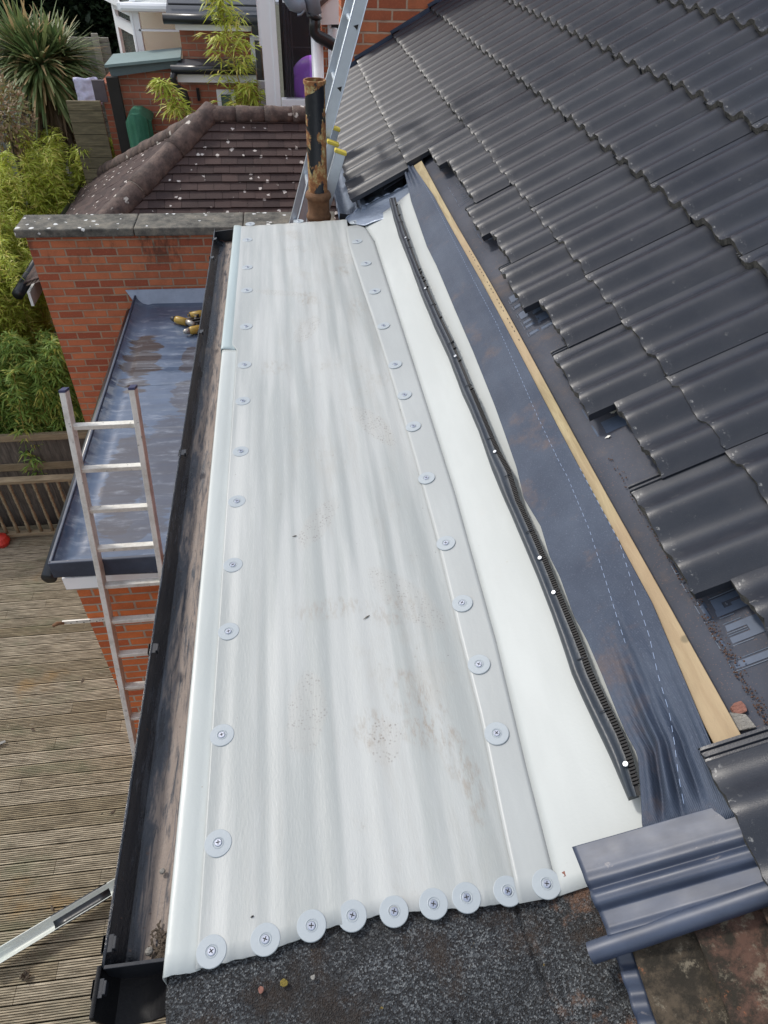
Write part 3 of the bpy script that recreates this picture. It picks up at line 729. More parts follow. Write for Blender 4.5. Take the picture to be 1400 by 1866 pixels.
trim(2.39, FARY+.004, GRP_GREEN, -.0045, dz=-.0035)
# joint strip: grey glassed part then pale upstand
ST_far, ST_near = 3.56, .378
tr = [on(x, y, *STRIP) for x, y in [(665,412),(683,440),(760,680),(830,900),(905,1170),(960,1400),(1022,1642)]]
UL = [(645,404),(680,404)]
def strip(u, v):
    y = lerp(.372, 3.56, v); x0 = poly_x(seam, y) - .012; x1 = poly_x(tr, y); x = lerp(x0, x1, u)
    h0 = SHEET[0] + SHEET[1]*x0 - .0075; h1 = STRIP[0] + STRIP[1]*x1
    t = u; return Vector((x, y, H - lerp(h0, h1, t) - .0004))
m = MB(); m.grid(strip, 10, 80); m.build('joint_strip', GRP_GREY, grp, True, 0, .0008)
def upst(u, v):
    y = lerp(.372, 3.54, v); x0 = poly_x(tr, y); h0 = STRIP[0] + STRIP[1]*x0
    L = Lat(y); x1, h1 = L.x + .03, H - L.z - .018 + .016
    if y < .42: pass
    x = lerp(x0, x1, u); h = lerp(h0, h1, u**.9) + .012*math.sin(math.pi*u)
    return Vector((x, y, H - h))
m = MB(); m.grid(upst, 16, 120); m.build('upstand', GRP_WHITE, grp, True, 0, .0025)
# washers and screws
wm = MB(); wm.lathe([(.0001,.0004),(.0085,.0004),(.0100,.0016),(.0112,.0009),(.0245,.0009),(.0253,.0004),(.0255,-.002),(.0001,-.002)][::-1], (0,0,0), 36)
WM = wm.mesh('washer', WASH, 6)
sm = MB(); sm.lathe([(.0001,-.001),(.0072,-.001),(.0072,.0012),(.006,.0022),(.0001,.0022)], (0,0,0), 20)
sm.box((-.0042,-.0008,.0018),(.0042,.0008,.0024),1); sm.box((-.0008,-.0042,.0018),(.0008,.0042,.00241),1)
SM = sm.mesh('screw', [STEEL, DARK], 35); SMW = sm.mesh('bright_screw', [simple('zinc_screw', (.78,.80,.82), .35, .2, .05, 30, 0), DARK], 35)
def screw(P, nrm, parent, name='screw', scl=1):
    o = bpy.data.objects.new(name, SM); sc.collection.objects.link(o); o.parent = parent
    o.matrix_world = Matrix.Translation(P) @ nrm.to_track_quat('Z','Y').to_matrix().to_4x4() @ Matrix.Rotation(rng.random()*3, 4, 'Z') @ Matrix.Scale(scl, 4); return o
def washer(P, nrm):
    o = bpy.data.objects.new('washer', WM); sc.collection.objects.link(o); o.parent = grp
    o.matrix_world = Matrix.Translation(P) @ nrm.to_track_quat('Z','Y').to_matrix().to_4x4()
    s = bpy.data.objects.new('screw', SM); sc.collection.objects.link(s); s.parent = o
    s.matrix_local = Matrix.Translation((rng.uniform(-.001,.001), rng.uniform(-.0006,.0006), .0002)) @ Matrix.Rotation(rng.random()*3, 4, 'Z')
bpy.context.view_layer.update()
nS = Vector((-.0524,0,1)).normalized(); nT = Vector((-.4265,0,1)).normalized()
for x, y in [(451,438),(451,488),(450,530),(449,596),(446,666),(443,732),(439,824),(432,915),(425,1031),(417,1152),(405,1341),(398,1538),(386,1735),
             (484,1713),(568,1688),(642,1670),(718,1662),(790,1648),(850,1637),(925,1625),(456,409),(545,404)]:
    washer(on(x, y, *SHEET) + Vector((0,0,.0034)), nS)
for x, y in [(651,448),(667,487),(683,537),(699,600),(720,670),(737,725),(753,782),(777,876),(812,994),(842,1104),(872,1215),(904,1341),(995,1613),(646,411)]:
    P = on(x, y, *STRIP); x0 = poly_x(seam, P.y)-.012; x1 = poly_x(tr, P.y); h0 = SHEET[0]+SHEET[1]*x0-.0075; h1 = STRIP[0]+STRIP[1]*x1
    t = (P.x-x0)/(x1-x0); sl = (h0-h1)/(x1-x0)
    washer(Vector((P.x, P.y, H - lerp(h0,h1,t) + .002)), Vector((-sl,0,1)).normalized())
screw(on(922,1444,*SHEET)+Vector((0,0,.004)), nS, grp, 'loose_screw')

# black rubber strip with comb
Lx = [(708.4,360.5),(718.3,401.6),(728,434),(747.9,483.7),(764,529.7),(793.9,602),(816.9,651),(843,720),(872.7,786),(897.4,858),(920.7,914),(948,977),(979.7,1052),(1007,1122.6),(1030.7,1193),(1042,1227),(1088,1330),(1115,1388),(1147.8,1463)]
Rx = [(720,359),(728,392),(744.6,437.7),(756,470.6),(771,506.7),(798.8,570.8),(823.4,621.7),(837,655),(861.5,714),(891,784.5),(909,827),(928.6,862),(944.3,914.3),(967.9,965.4),(995.4,1028),(1019,1087),(1050,1161.5),(1064,1197),(1073,1223),(1103.6,1288),(1130.5,1342),(1145.9,1380),(1165,1452)]
def usp(x, y):
    r = ray(x, y); k = r.x/-r.z
    h = 1.474/(1+.6128*k); return Vector((k*h, (r.y/-r.z)*h, H-h))
LS = [usp(*p) for p in Lx]; RS = [usp(*p) for p in Rx]
def atY(P, y):
    for a, b in zip(P, P[1:]):
        if b.y <= y <= a.y: return b.lerp(a, (y-b.y)/(a.y-b.y))
    return (P[0] if y > P[0].y else P[-1]).copy()
ya, yb_ = .468, 3.52
def rub(u, v):
    y = lerp(ya, yb_, v); a, b = atY(LS, y), atY(RS, y); a.y = b.y = y
    p = a.lerp(b, u); hh = [0,.010,.0145,.0155,.014,.0105,.009,.0085,.0]; i = u*8; k = min(int(i),7); t = i-k
    z = lerp(hh[k],hh[k+1],t); return p + Vector((-SA,0,CA))*(z + .002 + .0015*math.sin(y*9)) + Vector((.0015*noise.noise(Vector((y*8,0,5))),0,0))
ev = empty('eaves_vent_strip', (.52, 2, H-1.17), 'wavy black rubber eaves strip with a toothed comb lying on the white upstand', 'rubber strip')
m = MB(); m.grid(rub, 17, 220)
def endcap(v, rev):
    pts = [rub(i/16, v) for i in range(17)]; return pts if rev else pts[::-1]
m.add(endcap(0, True), [tuple(range(17))]); m.add(endcap(1, False), [tuple(range(17))])
m.build('rubber_body', RUB, ev, 40)
m = MB(); y = ya + .02
while y < yb_ - .02:
    b = atY(RS, y); b.y = y; d = (atY(RS, y+.01) - atY(RS, y-.01)).normalized()
    dens = 1 if y < 1.75 else (1 if rng.random() < .06 else 0)
    if dens:
        M_ = Matrix.Translation(b + Vector((-SA,0,CA))*.0065) @ Matrix.Rotation(-A, 4, 'Y')
        m.box((-.004,-.0015,0),(.0072+rng.uniform(0,.001),.0022,.0052), M=M_)
    y += .0062
def ledge(u, v):
    y = lerp(ya, yb_, v); b = atY(RS, y); b.y = y; return b + Vector((CA,0,SA))*(-.005+.0095*u) + Vector((-SA,0,CA))*(.0075)
m.grid(ledge, 2, 160); m.build('comb', MBLACK, ev)
bpy.context.view_layer.update()
for x, y in [(1149,1396),(1013,1086),(990,1022),(908,828),(836,653),(779,530),(742,438)]:
    P = usp(x, y); P = atY(RS, P.y) + Vector((-CA,0,-SA))*.006 + Vector((-SA,0,CA))*.013
    screw(P + Vector((-SA,0,CA))*.002, Vector((-SA,0,CA)), ev, 'screw', .66).data = SMW
for yy in (3.2,2.9,2.6,2.35,2.05,1.78,1.5,1.33,1.12,.93,.75,.63):
    m = MB(); b = atY(RS, yy) + Vector((-SA,0,CA))*.012
    m.tube([b+Vector((-.012,0,-.004)), b+Vector((.002,.001,.001)), b+Vector((.010,.003,-.004)), b+Vector((.008,.007,-.004))], .0012, 6); m.build('clip_hook', BLACK, ev)

# lead flashing at the far end
lf = empty('lead_flashing', W(.45,3.7,1.25), 'blue-grey dressed lead sheet at the far end of the fibreglass roof', 'lead flashing')
TLn = [(630,404),(655,384),(685,368),(715,354),(745,340)]; BLn = [(638,412),(665,414),(700,402),(735,386),(768,372)]
def ld(u, v):
    i = u*4; k = min(int(i),3); t = i-k
    a = on(lerp(TLn[k][0],TLn[k+1][0],t), lerp(TLn[k][1],TLn[k+1][1],t), 1.46+0.01, -.50)
    b = on(lerp(BLn[k][0],BLn[k+1][0],t), lerp(BLn[k][1],BLn[k+1][1],t), 1.47, -.50)
    p = a.lerp(b, v); return p + Vector((0,0,.010 + .006*noise.noise(Vector((p.x*14,p.y*9,2)))))
m = MB(); m.grid(ld, 24, 16); m.build('lead_sheet', LEADC, lf, True, 0, .002)
m = MB()
def hem(u, v):
    p = ld(u, 0); a = v*math.pi*1.5; return p + Vector((0, .006*math.cos(a)+.004, .006*math.sin(a)+.004*math.sin(u*40)))
m.grid(hem, 60, 8); m.build('folded_edge', LEADC, lf, True)
m = MB(); p = [on(x,y,1.40,-.40) for x, y in [(648,345),(735,300),(735,352),(668,388)]]
def lb2(u, v):
    q = p[0].lerp(p[1],u).lerp(p[3].lerp(p[2],u), v); return q + Vector((0,0,-.05+.012*noise.noise(Vector((u*5,v*5,1)))))
m.grid(lb2, 14, 14); m.build('lead_apron', LEADC, lf, True)

# near vent tray
ty = empty('profiled_tray', W(.55,.35,1.15), 'glossy graphite ribbed roof tray with a rolled front edge in the near right corner', 'roof tray')
c0 = [on(x, y, 1.472, -.6128) for x, y in [(1040,1547),(1320,1477),(1065,1630),(1380,1590)]]
def trf(u, v):
    s = lerp(-.588, -.285, u); yy = lerp(.418, .280, v) - .012*u*(1-v)
    prof_ = [(0,.0),(.30,.001),(.42,.005),(.50,-.002),(.60,.009),(.66,.008),(.74,-.004),(.90,-.004),(1,.002)]
    for a, b in zip(prof_, prof_[1:]):
        if a[0] <= v <= b[0]:
            t = (v-a[0])/(b[0]-a[0]); t = t*t*(3-2*t); n = lerp(a[1], b[1], t); break
    return RP(s + .012*v, yy, -.050 + n + .0008*noise.noise(Vector((u*6,v*4,0))))
m = MB(); m.grid(trf, 40, 80); m.build('ribbed_sheet', GLOSS, ty, True, 0, .002)
m = MB(); m.tube([RP(lerp(-.612,-.05,i/30), lerp(.268,.290,i/30), -.058+.0006*math.sin(i)) for i in range(31)], .0155, 24); m.build('rolled_edge', GLOSS, ty, 40)
# corrugated lead soaker running towards the camera
m = MB()
def so_(u, v):
    y = lerp(.268, -.25, v); s = -.582 + .028*u; return RP(s, y, -.088 + .004*math.sin(y*170+u*.5) + .004*(1-u))
m.grid(so_, 6, 160); so2 = m.build('corrugated_soaker', GLOSS, None, True, 0, .0015); tag(so2, 'narrow crimped lead soaker below the rolled edge of the graphite tray', 'lead soaker')

# felt roof at the near end
ft = MB()
def ff(u, v):
    x = lerp(-.295, .62, u); y = lerp(-.45, .46, v)
    xe = -.262 + .012*noise.noise(Vector((y*14,0,0))) - (0.012 if y < .36 else 0)
    x = max(x, xe); z = zs(x) - .006 + .0015*noise.noise(Vector((x*40,y*40,7))) + .002*noise.noise(Vector((x*9,y*9,0))) - (.012 if x < xe+.004 else 0)
    if x > .37: z += (x-.37)*.62
    if y > .3: z -= .002
    d = abs(x - (.338 + .015*math.sin(y*12))); z -= .009*max(0, 1-d/.006)
    if x > .338: z += .004
    z -= .008*max(0, 1-abs(y-(.215+.02*math.sin(x*14)))/.004)*(1 if x > .18 else 0)
    return Vector((x, y, z))
ft.grid(ff, 280, 160); fo = ft.build('felt_roof', FELT, None, True, 0, .004); tag(fo, 'old mineral felt flat roof with moss flecks at the near end of the fibreglass', 'felt roof')
for x, y, s_, mt, nm, lb, ct in [(518,1792,.006,MOSS,'moss_tuft','yellow moss tuft on the dark felt roof','moss'),
        (476,1805,.005,BRICKCHIP,'brick_chip','small orange brick chip on the felt beside the yellow moss','brick chip'),
        (571,1781,.004,PEB,'stone_chip','tiny white stone on the felt below the third washer','stone chip'),
        (1345,1293,.013,BRICKCHIP,'tile_shard','angular reddish tile shard lying beside the near end of the batten','tile shard')]:
    P = on(x, y, *(SHEET if x < 1000 else MEMB)); m = MB()
    r_ = random.Random(int(x)); N = 7
    ring = [(math.cos(6.28*i/N)*s_*r_.uniform(.7,1.25), math.sin(6.28*i/N)*s_*r_.uniform(.7,1.25)) for i in range(N)]
    m.slab([P + Vector((a, b, a*.6 if x > 1000 else 0)) for a, b in ring], (0,0,s_*.5)); tag(m.build(nm, mt, None, False, s_*.12), lb, ct)
P = on(1338,1312,*MEMB); m = MB(); m.slab([P+Vector((-.02,.004,-.012)),P+Vector((-.004,-.022,-.002)),P+Vector((.02,-.026,.012)),P+Vector((.016,.0,.01)),P+Vector((-.004,.012,0))],(0,0,.006))
tag(m.build('mortar_lump', PEB, None, False, .001), 'flat grey mortar lump under the reddish tile shard', 'mortar')
# grit behind the batten
m = MB()
for i in range(300):
    y = rng.choice([rng.uniform(.5,.75), rng.uniform(.5,1.25)]); s = -.216 + abs(rng.gauss(0,.010)); P = RP(s, y, -.078); r_ = rng.uniform(.0004,.0014)
    m.box((-r_,-r_,-r_),(r_,r_,r_), M=Matrix.Translation(P) @ Matrix.Rotation(rng.random()*3, 4, (rng.random(),rng.random(),1)))
tag(m.build('grit', simple('brown_grit', (.09,.05,.035), .95, 0, .5, 60, 0)), 'reddish grit and crumbs collected behind the batten', 'grit', kind='stuff')
def splat(x, y, pl, s_, name, lb, ct, mt, dz=.004):
    P = on(x, y, *pl); m = MB(); r_ = random.Random(int(x*3)); N = 16
    nx = Vector((1,0,-pl[1])).normalized()
    m.slab([P + nx*(math.cos(6.28*i/N)*s_*r_.uniform(.5,1.3)) + Vector((0, math.sin(6.28*i/N)*s_*.6*r_.uniform(.5,1.2), 0)) for i in range(N)], (0,0,dz)); tag(m.build(name, mt), lb, ct)
def sliver(x, y, L_, a_, name, lb, ct, mt):
    P = on(x, y, *SHEET) + Vector((0,0,.0045)); m = MB(); d = Vector((math.cos(a_), math.sin(a_), 0)); m.tube([P - d*L_/2, P + d*L_*.1, P + d*L_/2], [.0004,.0016,.0006], 5); tag(m.build(name, mt), lb, ct)
sliver(668,1127,.020,.6,'twig','short dark twig lying across the middle of the pale roof sheet','twig',BARK)
sliver(537,979,.013,.2,'seed_husk','pair of tiny dark husks on the sheet below the second boot print','seed husk',BARK)
sliver(730,748,.008,1.2,'leaf_crumb','small brown leaf crumb beside the upper boot print','leaf crumb',BARK)
sliver(460,1672,.006,.4,'mud_speck','black mud speck above the second washer of the near row','mud speck',DARK)
splat(1034,1592,(STRIP[0]-.004,STRIP[1]),.010,'rust_smear','rusty brown smear beside the last washer of the near row','smear',BRICKCHIP,.0016)
splat(1118,750,(1.4835,-.6128),.010,'cement_splash','white cement splash across the pale printed band','splash',WPAINT,.001)
splat(1108,796,(1.4835,-.6128),.007,'cement_splash','small white cement splash just behind the batten','splash',WPAINT,.001)
splat(1043,915,(1.462,-.6128),.009,'white_splash','white splash on the membrane strip beside its stitching','splash',WPAINT,.0015)
# old neighbouring tiles
for i, (s0, s1) in enumerate([(-.552,-.447),(-.453,-.345),(-.351,-.20),(-.205,-.03)]):
    for j in range(3):
        y1 = .285 - j*.27 + .0*i; m = MB()
        def of(u, v, s0=s0, s1=s1, y1=y1, i=i):
            return RP(lerp(s0, s1, u), lerp(y1-.266, y1, v), -.070 - .018*u + .0025*noise.noise(Vector((u*9+i, v*9, 3))) + .002*noise.noise(Vector((u*3+i, v*3+y1, 1))))
        m.grid(of, 14, 30); o = m.build('old_tile', OLDT, None, True, 0, .012)
        tag(o, ['mossy brown old roof tile','dull purple-brown old roof tile','rust-flecked old roof tile','shaded old roof tile'][i] + [' just below the rolled edge of the tray',' in the row nearer the camera',' nearest the camera'][j], 'old roof tile', 'old mossy roof tiles')

# ------------------------------------------------------------------ main gutter
def gutter(y0, y1, name, lb, xo=-.386, mat=GUT, h0=1.357):
    P = [(xo,h0-.002),(xo-.003,h0-.002),(xo-.003,h0+.006),(xo,h0+.012),(xo+.004,h0+.035),(xo+.018,h0+.058),(xo+.045,h0+.068),(xo+.075,h0+.063),(xo+.098,h0+.045),(xo+.108,h0+.02),(xo+.110,h0+.0)]
    mb = MB()
    mb.grid(lambda u, v: Vector((P[round(u*(len(P)-1))][0] + .0012*math.sin(lerp(y0,y1,v)*2.4), lerp(y0,y1,v), H - P[round(u*(len(P)-1))][1])), len(P), 80)
    return mb, P
gt = empty('gutter', (-.33,2,H-1.36), 'long black eaves gutter lined with pinkish silt beside the fibreglass roof', 'gutter')
mb, P = gutter(.375, 3.72, '', ''); mb.build('gutter_channel', GUT, gt, 35, 0, .003)
m = MB(); m.slab([Vector((a, 3.722, H-b)) for a, b in P[3:]], (0,.004,0)); m.build('stop_end', BLACK, gt)
m = MB()
def silt(u, v):
    y = lerp(.38, 3.70, v); wl = .060 + .012*noise.noise(Vector((y*2.1,0,0))) + .006*noise.noise(Vector((y*9,1,0)))
    x = lerp(-.281-wl, -.282, u); return Vector((x, y, H - 1.4195 + .003*noise.noise(Vector((x*50,y*12,2))) + .013*u*u - .003*(1-u)))
m.grid(silt, 14, 300); m.build('silt', GUT, gt, True)
def bracket(y, parent, h=1.357, xo=-.386):
    m = MB(); X = xo
    m.box((X-.009,y-.014,H-h-.022),(X-.002,y+.014,H-h+.004)); m.box((X-.009,y-.014,H-h+.001),(X+.010,y+.014,H-h+.004)); m.box((X+.010,y-.010,H-h-.008),(X+.015,y+.010,H-h+.007))
    m.build('gutter_clip', BLACK, parent, False, .001)
for x, y in [(203,1720),(290,1182),(345,825),(372,605),(393,470),(396,436)]: bracket(on(x,y,1.357).y, gt)
# union and the neighbour's gutter
m = MB(); xo = -.392; mb, P = gutter(.305,.378,'','',-.390); mb.build('gutter_union', MBLACK, gt, 35, 0, .006)
bracket(.345, gt, 1.355, -.391)
m = MB(); m.box((-.386,.372,H-1.423),(-.275,.378,H-1.352)); m.build('stop_end', BLACK, gt, False, .001)
g2 = empty('old_gutter', (-.33,0,H-1.38), "neighbour's black half-round gutter with a square clip at the bottom edge", 'gutter')
mb, P = gutter(-.5,.292,'','',-.382,h0=1.375); mb.build('gutter_channel', MBLACK, g2, 35, 0, .003); bracket(.262, g2, 1.375, -.382)
m = MB()
for i in range(120):
    x = -.29 - abs(rng.gauss(0,.018)); y = .39 + abs(rng.gauss(0,.025)); r_ = rng.uniform(.001,.003)
    m.box((-r_*2,-r_*.6,-r_*.6),(r_*2,r_*.6,r_*.6), M=Matrix.Translation((x,y,H-1.408)) @ Matrix.Rotation(rng.random()*3, 4, (0.2,0.2,1)))
tag(m.build('leaf_debris', BARK), 'brown leaf debris heaped at the near end of the silted gutter', 'debris', kind='stuff')
for (x,y,s_,l_) in [(272,1734,.008,'grey pebble in the gutter silt near the clip'),(296,1588,.006,'dark crumb of mortar on the gutter silt')]:
    P_ = on(x,y,1.408); m = MB(); m.lathe([(.0001,-.5*s_),(.8*s_,-.3*s_),(s_,0),(.7*s_,.5*s_),(.0001,.6*s_)], P_, 9); tag(m.build('pebble', PEB, None, True), l_, 'pebble')

# ------------------------------------------------------------------ extension
ex = empty('extension', (-.9,4.5,0), 'single-storey brick extension with a wet blue-grey flat roof', 'extension')
m = MB(); m.box((-1.44,2.97,-.2),(-.275,6.44,H-3.10)); m.build('brick_wall', BR_O, ex)
m = MB(); m.box((-1.475,2.925,H-3.20),(-.275,2.965,H-3.10)); m.box((-1.475,2.965,H-3.20),(-1.445,6.43,H-3.10)); m.build('white_fascia', WPLAS, ex, False, .002)
def exr(u, v):
    x = lerp(-1.50,-.275,u); y = lerp(2.90,6.40,v); d = min(x+1.50, y-2.90); h = 3.0 - .06*max(0,1-d/.09)**1.5
    z = H-h + .002*math.sin(y*2*math.pi/.2) + .004*noise.noise(Vector((x*2,y*2,0))); 
    if d > .09 and d < .16: z -= .006*math.sin((d-.09)/.07*math.pi)
    return Vector((x,y,z))
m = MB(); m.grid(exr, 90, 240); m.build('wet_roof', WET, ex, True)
m = MB(); m.slab([(-1.503,2.897,H-2.937),(-.275,2.897,H-2.937),(-.275,2.897,H-3.105),(-1.503,2.897,H-3.06)], (0,.024,0)); m.slab([(-1.503,2.90,H-2.937),(-1.503,6.4,H-2.937),(-1.503,6.4,H-3.05),(-1.503,2.90,H-3.05)], (.02,0,0)); m.build('edge_trim', GLOSS, ex, False, .006)
m = MB(); m.slab([Vector((-1.58,6.435,H-2.90)),Vector((-.275,6.435,H-2.90)),Vector((-.275,6.33,H-3.01)),Vector((-1.48,6.33,H-3.01))], (0,-.006,-.004)); m.build('wall_flashing', LEADC, ex)
m = MB(); m.tube([(-1.545,2.93,H-3.09),(-1.545,6.3,H-3.07)], .045, 14); m.build('side_gutter', BLACK, ex, True)
m = MB(); m.box((-1.60,2.958,H-3.565),(-.35,2.968,H-3.535)); rt = m.build('metal_strap', OALU, ex)
m = MB()
for i in range(30): m.lathe([(.0001,0),(.004,0),(.004,.0015),(.0001,.0015)], (-1.55+i*.04,2.957,H-3.55+(.006 if i%2 else -.006)), 8, Matrix.Rotation(R(90),3,'X'))
m.build('strap_holes', DARK, rt)
m = MB(); m.tube([(-1.66,2.95,H-3.56),(-1.63,2.955,H-3.545),(-1.59,2.958,H-3.55)],[.010,.013,.010],8); m.build('strap_end', RUST, rt, True)

# coping wall
cw = empty('parapet_wall', (-1.2,6.6,0), 'red brick boundary wall topped with lichened stone coping beyond the gutter', 'brick wall')
m = MB(); m.box((-2.33,6.45,-.2),(.44,6.68,H-2.39)); m.build('brickwork', BR_R, cw)
m = MB()
for a, b in ((-2.40,-1.385),(-1.38,-.42),(-.415,.44)):
    m.box((a,6.40,H-2.39+.0),(b,6.78,H-2.315))
m.build('coping', COPE, cw, False, .012)
# red brick gable beyond the verge
gw = MB(); gw.box((.50,6.46,-.2),(7.0,6.72,H+2.2)); go = gw.build('gable_wall', BR_H); tag(go, 'tall red brick house wall rising beyond the stepped verge', 'brick wall')

# rear gutter on the far block
bg2 = empty('rear_gutter', (.33,5,H-1.28), 'dark rust-streaked gutter under the eaves of the far tiled block', 'gutter')
m = MB(); P = [(.270,1.285),(.268,1.31),(.276,1.35),(.305,1.372),(.340,1.368),(.368,1.34),(.375,1.30)]
m.grid(lambda u, v: Vector((P[round(u*6)][0], lerp(3.72,6.4,v), H-P[round(u*6)][1])), 7, 20); m.build('gutter_channel', LEADC, bg2, True, 0, .004)
m = MB(); m.slab([Vector((a,3.72,H-b)) for a, b in P], (0,.006,0)); m.build('stop_end', BLACK, bg2)
m = MB(); m.box((.385,3.70,H-1.40),(.41,6.4,H-1.25)); m.build('fascia_board', LEADC, bg2)

# ------------------------------------------------------------------ soil pipe
PX, PY = .165, 3.85
sp = empty('soil_pipe', (PX,PY,H-2.5), 'rusty cast-iron soil pipe with flaking black paint rising past the roof edge', 'soil pipe')
m = MB(); zt = H-.70; m.lathe([(.0001,-2.0),(.050,-2.0),(.050,-.02),(.0545,-.018),(.056,-.006),(.0545,0),(.046,.0),(.045,-.05),(.045,-.3),(.0001,-.3)], (PX,PY,zt), 40); m.build('pipe', PIPE, sp, 40)
m = MB(); zc = H-1.255
m.lathe([(.0505,.045),(.060,.042),(.068,.030),(.069,.015),(.062,.005),(.0585,-.002),(.0585,-.065),(.064,-.072),(.068,-.085),(.065,-.10),(.055,-.108),(.054,-.30),(.0505,-.30)], (PX,PY,zc), 40); m.build('collar', RUST, sp, 40)
m = MB(); m.tube([(PX,PY,H-1.48),(PX+.08,PY-.01,H-1.42),(PX+.15,PY-.01,H-1.40)],[.045,.042,.042],16); m.build('branch', RUST, sp, True)

# ------------------------------------------------------------------ ladders
def stile(mb, p0, p1, wx, wy):            # channel section
    d = (p1-p0).normalized(); up = Vector((0,1,0)); sx = d.cross(up).normalized(); sy = up
    def sec(p): return [p - sx*wx/2 - sy*wy/2, p + sx*wx/2 - sy*wy/2, p + sx*wx/2 + sy*wy/2, p - sx*wx/2 + sy*wy/2]
    a, b = sec(p0), sec(p1); mb.add(a+b, [(0,3,2,1),(4,5,6,7),(0,1,5,4),(1,2,6,5),(2,3,7,6),(3,0,4,7)])
# silver extension ladder: leans to the right against the far block
la = empty('extension_ladder', (-1.3,4.2,0), 'shiny aluminium extension ladder with yellow caps standing behind the rusty pipe', 'ladder')
pa = oy(552,400,4.12); pb = oy(658,0,4.12); dr = (pb-pa).normalized()
bott = pa - dr*((pa.z)/dr.z); topp = pb + dr*1.2
for yy in (0,.36):
    m = MB(); o_ = Vector((0,yy,0)); stile(m, bott+o_, topp+o_, .064, .026)
    q = dr.cross(Vector((0,1,0))).normalized()
    m2 = MB(); m.build('stile', ALU, la, False, .002)
m = MB()
for yy in (-.0145,):
    for off in (-.029,.029):
        a = bott + q*off + Vector((0,yy-.001,0)); b = topp + q*off + Vector((0,yy-.001,0)); m.tube([a,b], .0028, 6)
m.build('stile_flange', ALU, la, True)
L_ = (topp-bott).length; s0_ = (oy(645,47,4.1)-bott).length; 
k = s0_ - 12*.28
while k < L_:
    c_ = bott + dr*k
    if k > 0:
        m = MB(); m.tube([c_+Vector((0,-.012,0)), c_+Vector((0,.37,0))], .014, 10); m.build('rung', ALU, la, True)
        if k > 3.6:
            m = MB(); m.tube([c_+q*-.010+Vector((0,-.0165,0)), c_+q*-.010+Vector((0,-.0135,0))], [.015,.015], 3); m.build('rung_end', DARK, la)
    k += .28
capz = H-1.056
for i, (yy, xo_) in enumerate(((3.97,.085),(4.45,.088),(4.06,.045))):
    tp = None
    top = Vector((0,yy,0)); base_t = (capz + (0,.0,.02)[i] - pa.z)/dr.z; c_ = pa + dr*base_t; c_.y = yy; c_.x += xo_ + .0
    bt_ = c_ - dr*3.6; bt_.y = yy
    m = MB(); stile(m, bt_, c_, .058, .030); m.build('lower_stile', ALU, la, False, .002)
    m = MB(); stile(m, c_ - dr*.004, c_ + dr*.014, .066, .044); m.build('end_cap', YCAP, la, False, .005)
# old ladder against the extension
lo = empty('old_ladder', (-1.04,3.0,0), 'weathered aluminium ladder leaning on the wet extension roof edge', 'ladder')
xl, xr_ = -1.215, -.868
def lp(h): return Vector((0, 2.87 + .36*(2.94-h), H-h))
for xx in (xl, xr_):
    m = MB(); a, b = lp(5.79), lp(1.985); a.x = b.x = xx; d = (b-a).normalized(); n_ = Vector((1,0,0)).cross(d)
    def sec(p): return [p + Vector((sx_*.0155,0,0)) + n_*sy_ for sx_, sy_ in ((-1,-.036),(1,-.036),(1,.036),(-1,.036))]
    A_, B_ = sec(a), sec(b); m.add(A_+B_, [(0,3,2,1),(4,5,6,7),(0,1,5,4),(1,2,6,5),(2,3,7,6),(3,0,4,7)]); m.build('stile', OALU, lo, False, .003)
    m = MB(); A_, B_ = sec(b - d*.004), sec(b + d*.008); m.add([v + (v-b)*.06 for v in A_]+[v + (v-b)*.06 for v in B_], [(0,3,2,1),(4,5,6,7),(0,1,5,4),(1,2,6,5),(2,3,7,6),(3,0,4,7)]); m.build('end_cap', BLUECAP, lo)
r0 = on(140,783,2.2)
d = (lp(1.985)-lp(5.79)).normalized(); top_ = lp(1.985)
for i in range(16):
    c_ = top_ - d*(.195 + i*.2405); m = MB()
    if c_.z < .05: break
    M_ = Matrix.Translation(c_) @ Matrix.Rotation(R(-6), 4, 'X'); m.box((xl+.012,-.020,-.013),(xr_-.012,.020,.013), M=M_); m.build('rung', OALU, lo, False, .003)

# ------------------------------------------------------------------ power tools on the wet roof
def tool(P, rz, lb, kind):
    e = empty('cordless_drill' if kind else 'multi_saw', P, lb, 'power tool')
    M_ = Matrix.Translation(P) @ Matrix.Rotation(rz, 4, 'Z')
    def B(a, b, mt, n, bev=.006):
        m = MB(); m.box(a, b, M=M_); return m.build(n, mt, e, False, bev)
    def T(p, r, mt, n):
        m = MB(); m.tube([M_ @ Vector(q_) for q_ in p], r, 14); return m.build(n, mt, e, True)
    T([(-.07,0,.04),(.03,0,.04),(.05,0,.04)], [.034,.036,.030], TYEL, 'motor_housing'); T([(.05,0,.04),(.09,0,.04),(.105,0,.04)], [.029,.022,.012], TMET if kind else TBLK, 'chuck')
    T([(-.02,0,.035),(-.035,-.06,.032),(-.05,-.12,.03)], [.020,.017,.019], TBLK if kind else TMET, 'grip')
    B((-.10,-.17,.0),(.005,-.115,.06), TBLK, 'battery'); B((-.095,-.118,.006),(0,-.108,.054), TYEL, 'battery_clip', .003)
    if not kind: T([(-.06,0,.045),(-.12,.01,.045),(-.16,.015,.045)], [.025,.028,.018], TMET, 'nose')
    T([(-.072,0,.04),(-.082,0,.04)], [.03,.022], TBLK, 'end_cap')
zt_ = H-3.0+.002
p1_ = on(336,588,2.98); p2_ = on(352,583,2.98); p3_ = on(352,605,2.98)
tool(Vector((p1_.x-.03,p1_.y,zt_)), R(150), 'yellow and black cordless tool lying with its battery towards the left on the wet roof', 0)
tool(Vector((p2_.x+.04,p2_.y+.06,zt_)), R(20), 'yellow cordless driver at the back of the tool pile on the wet roof', 1)
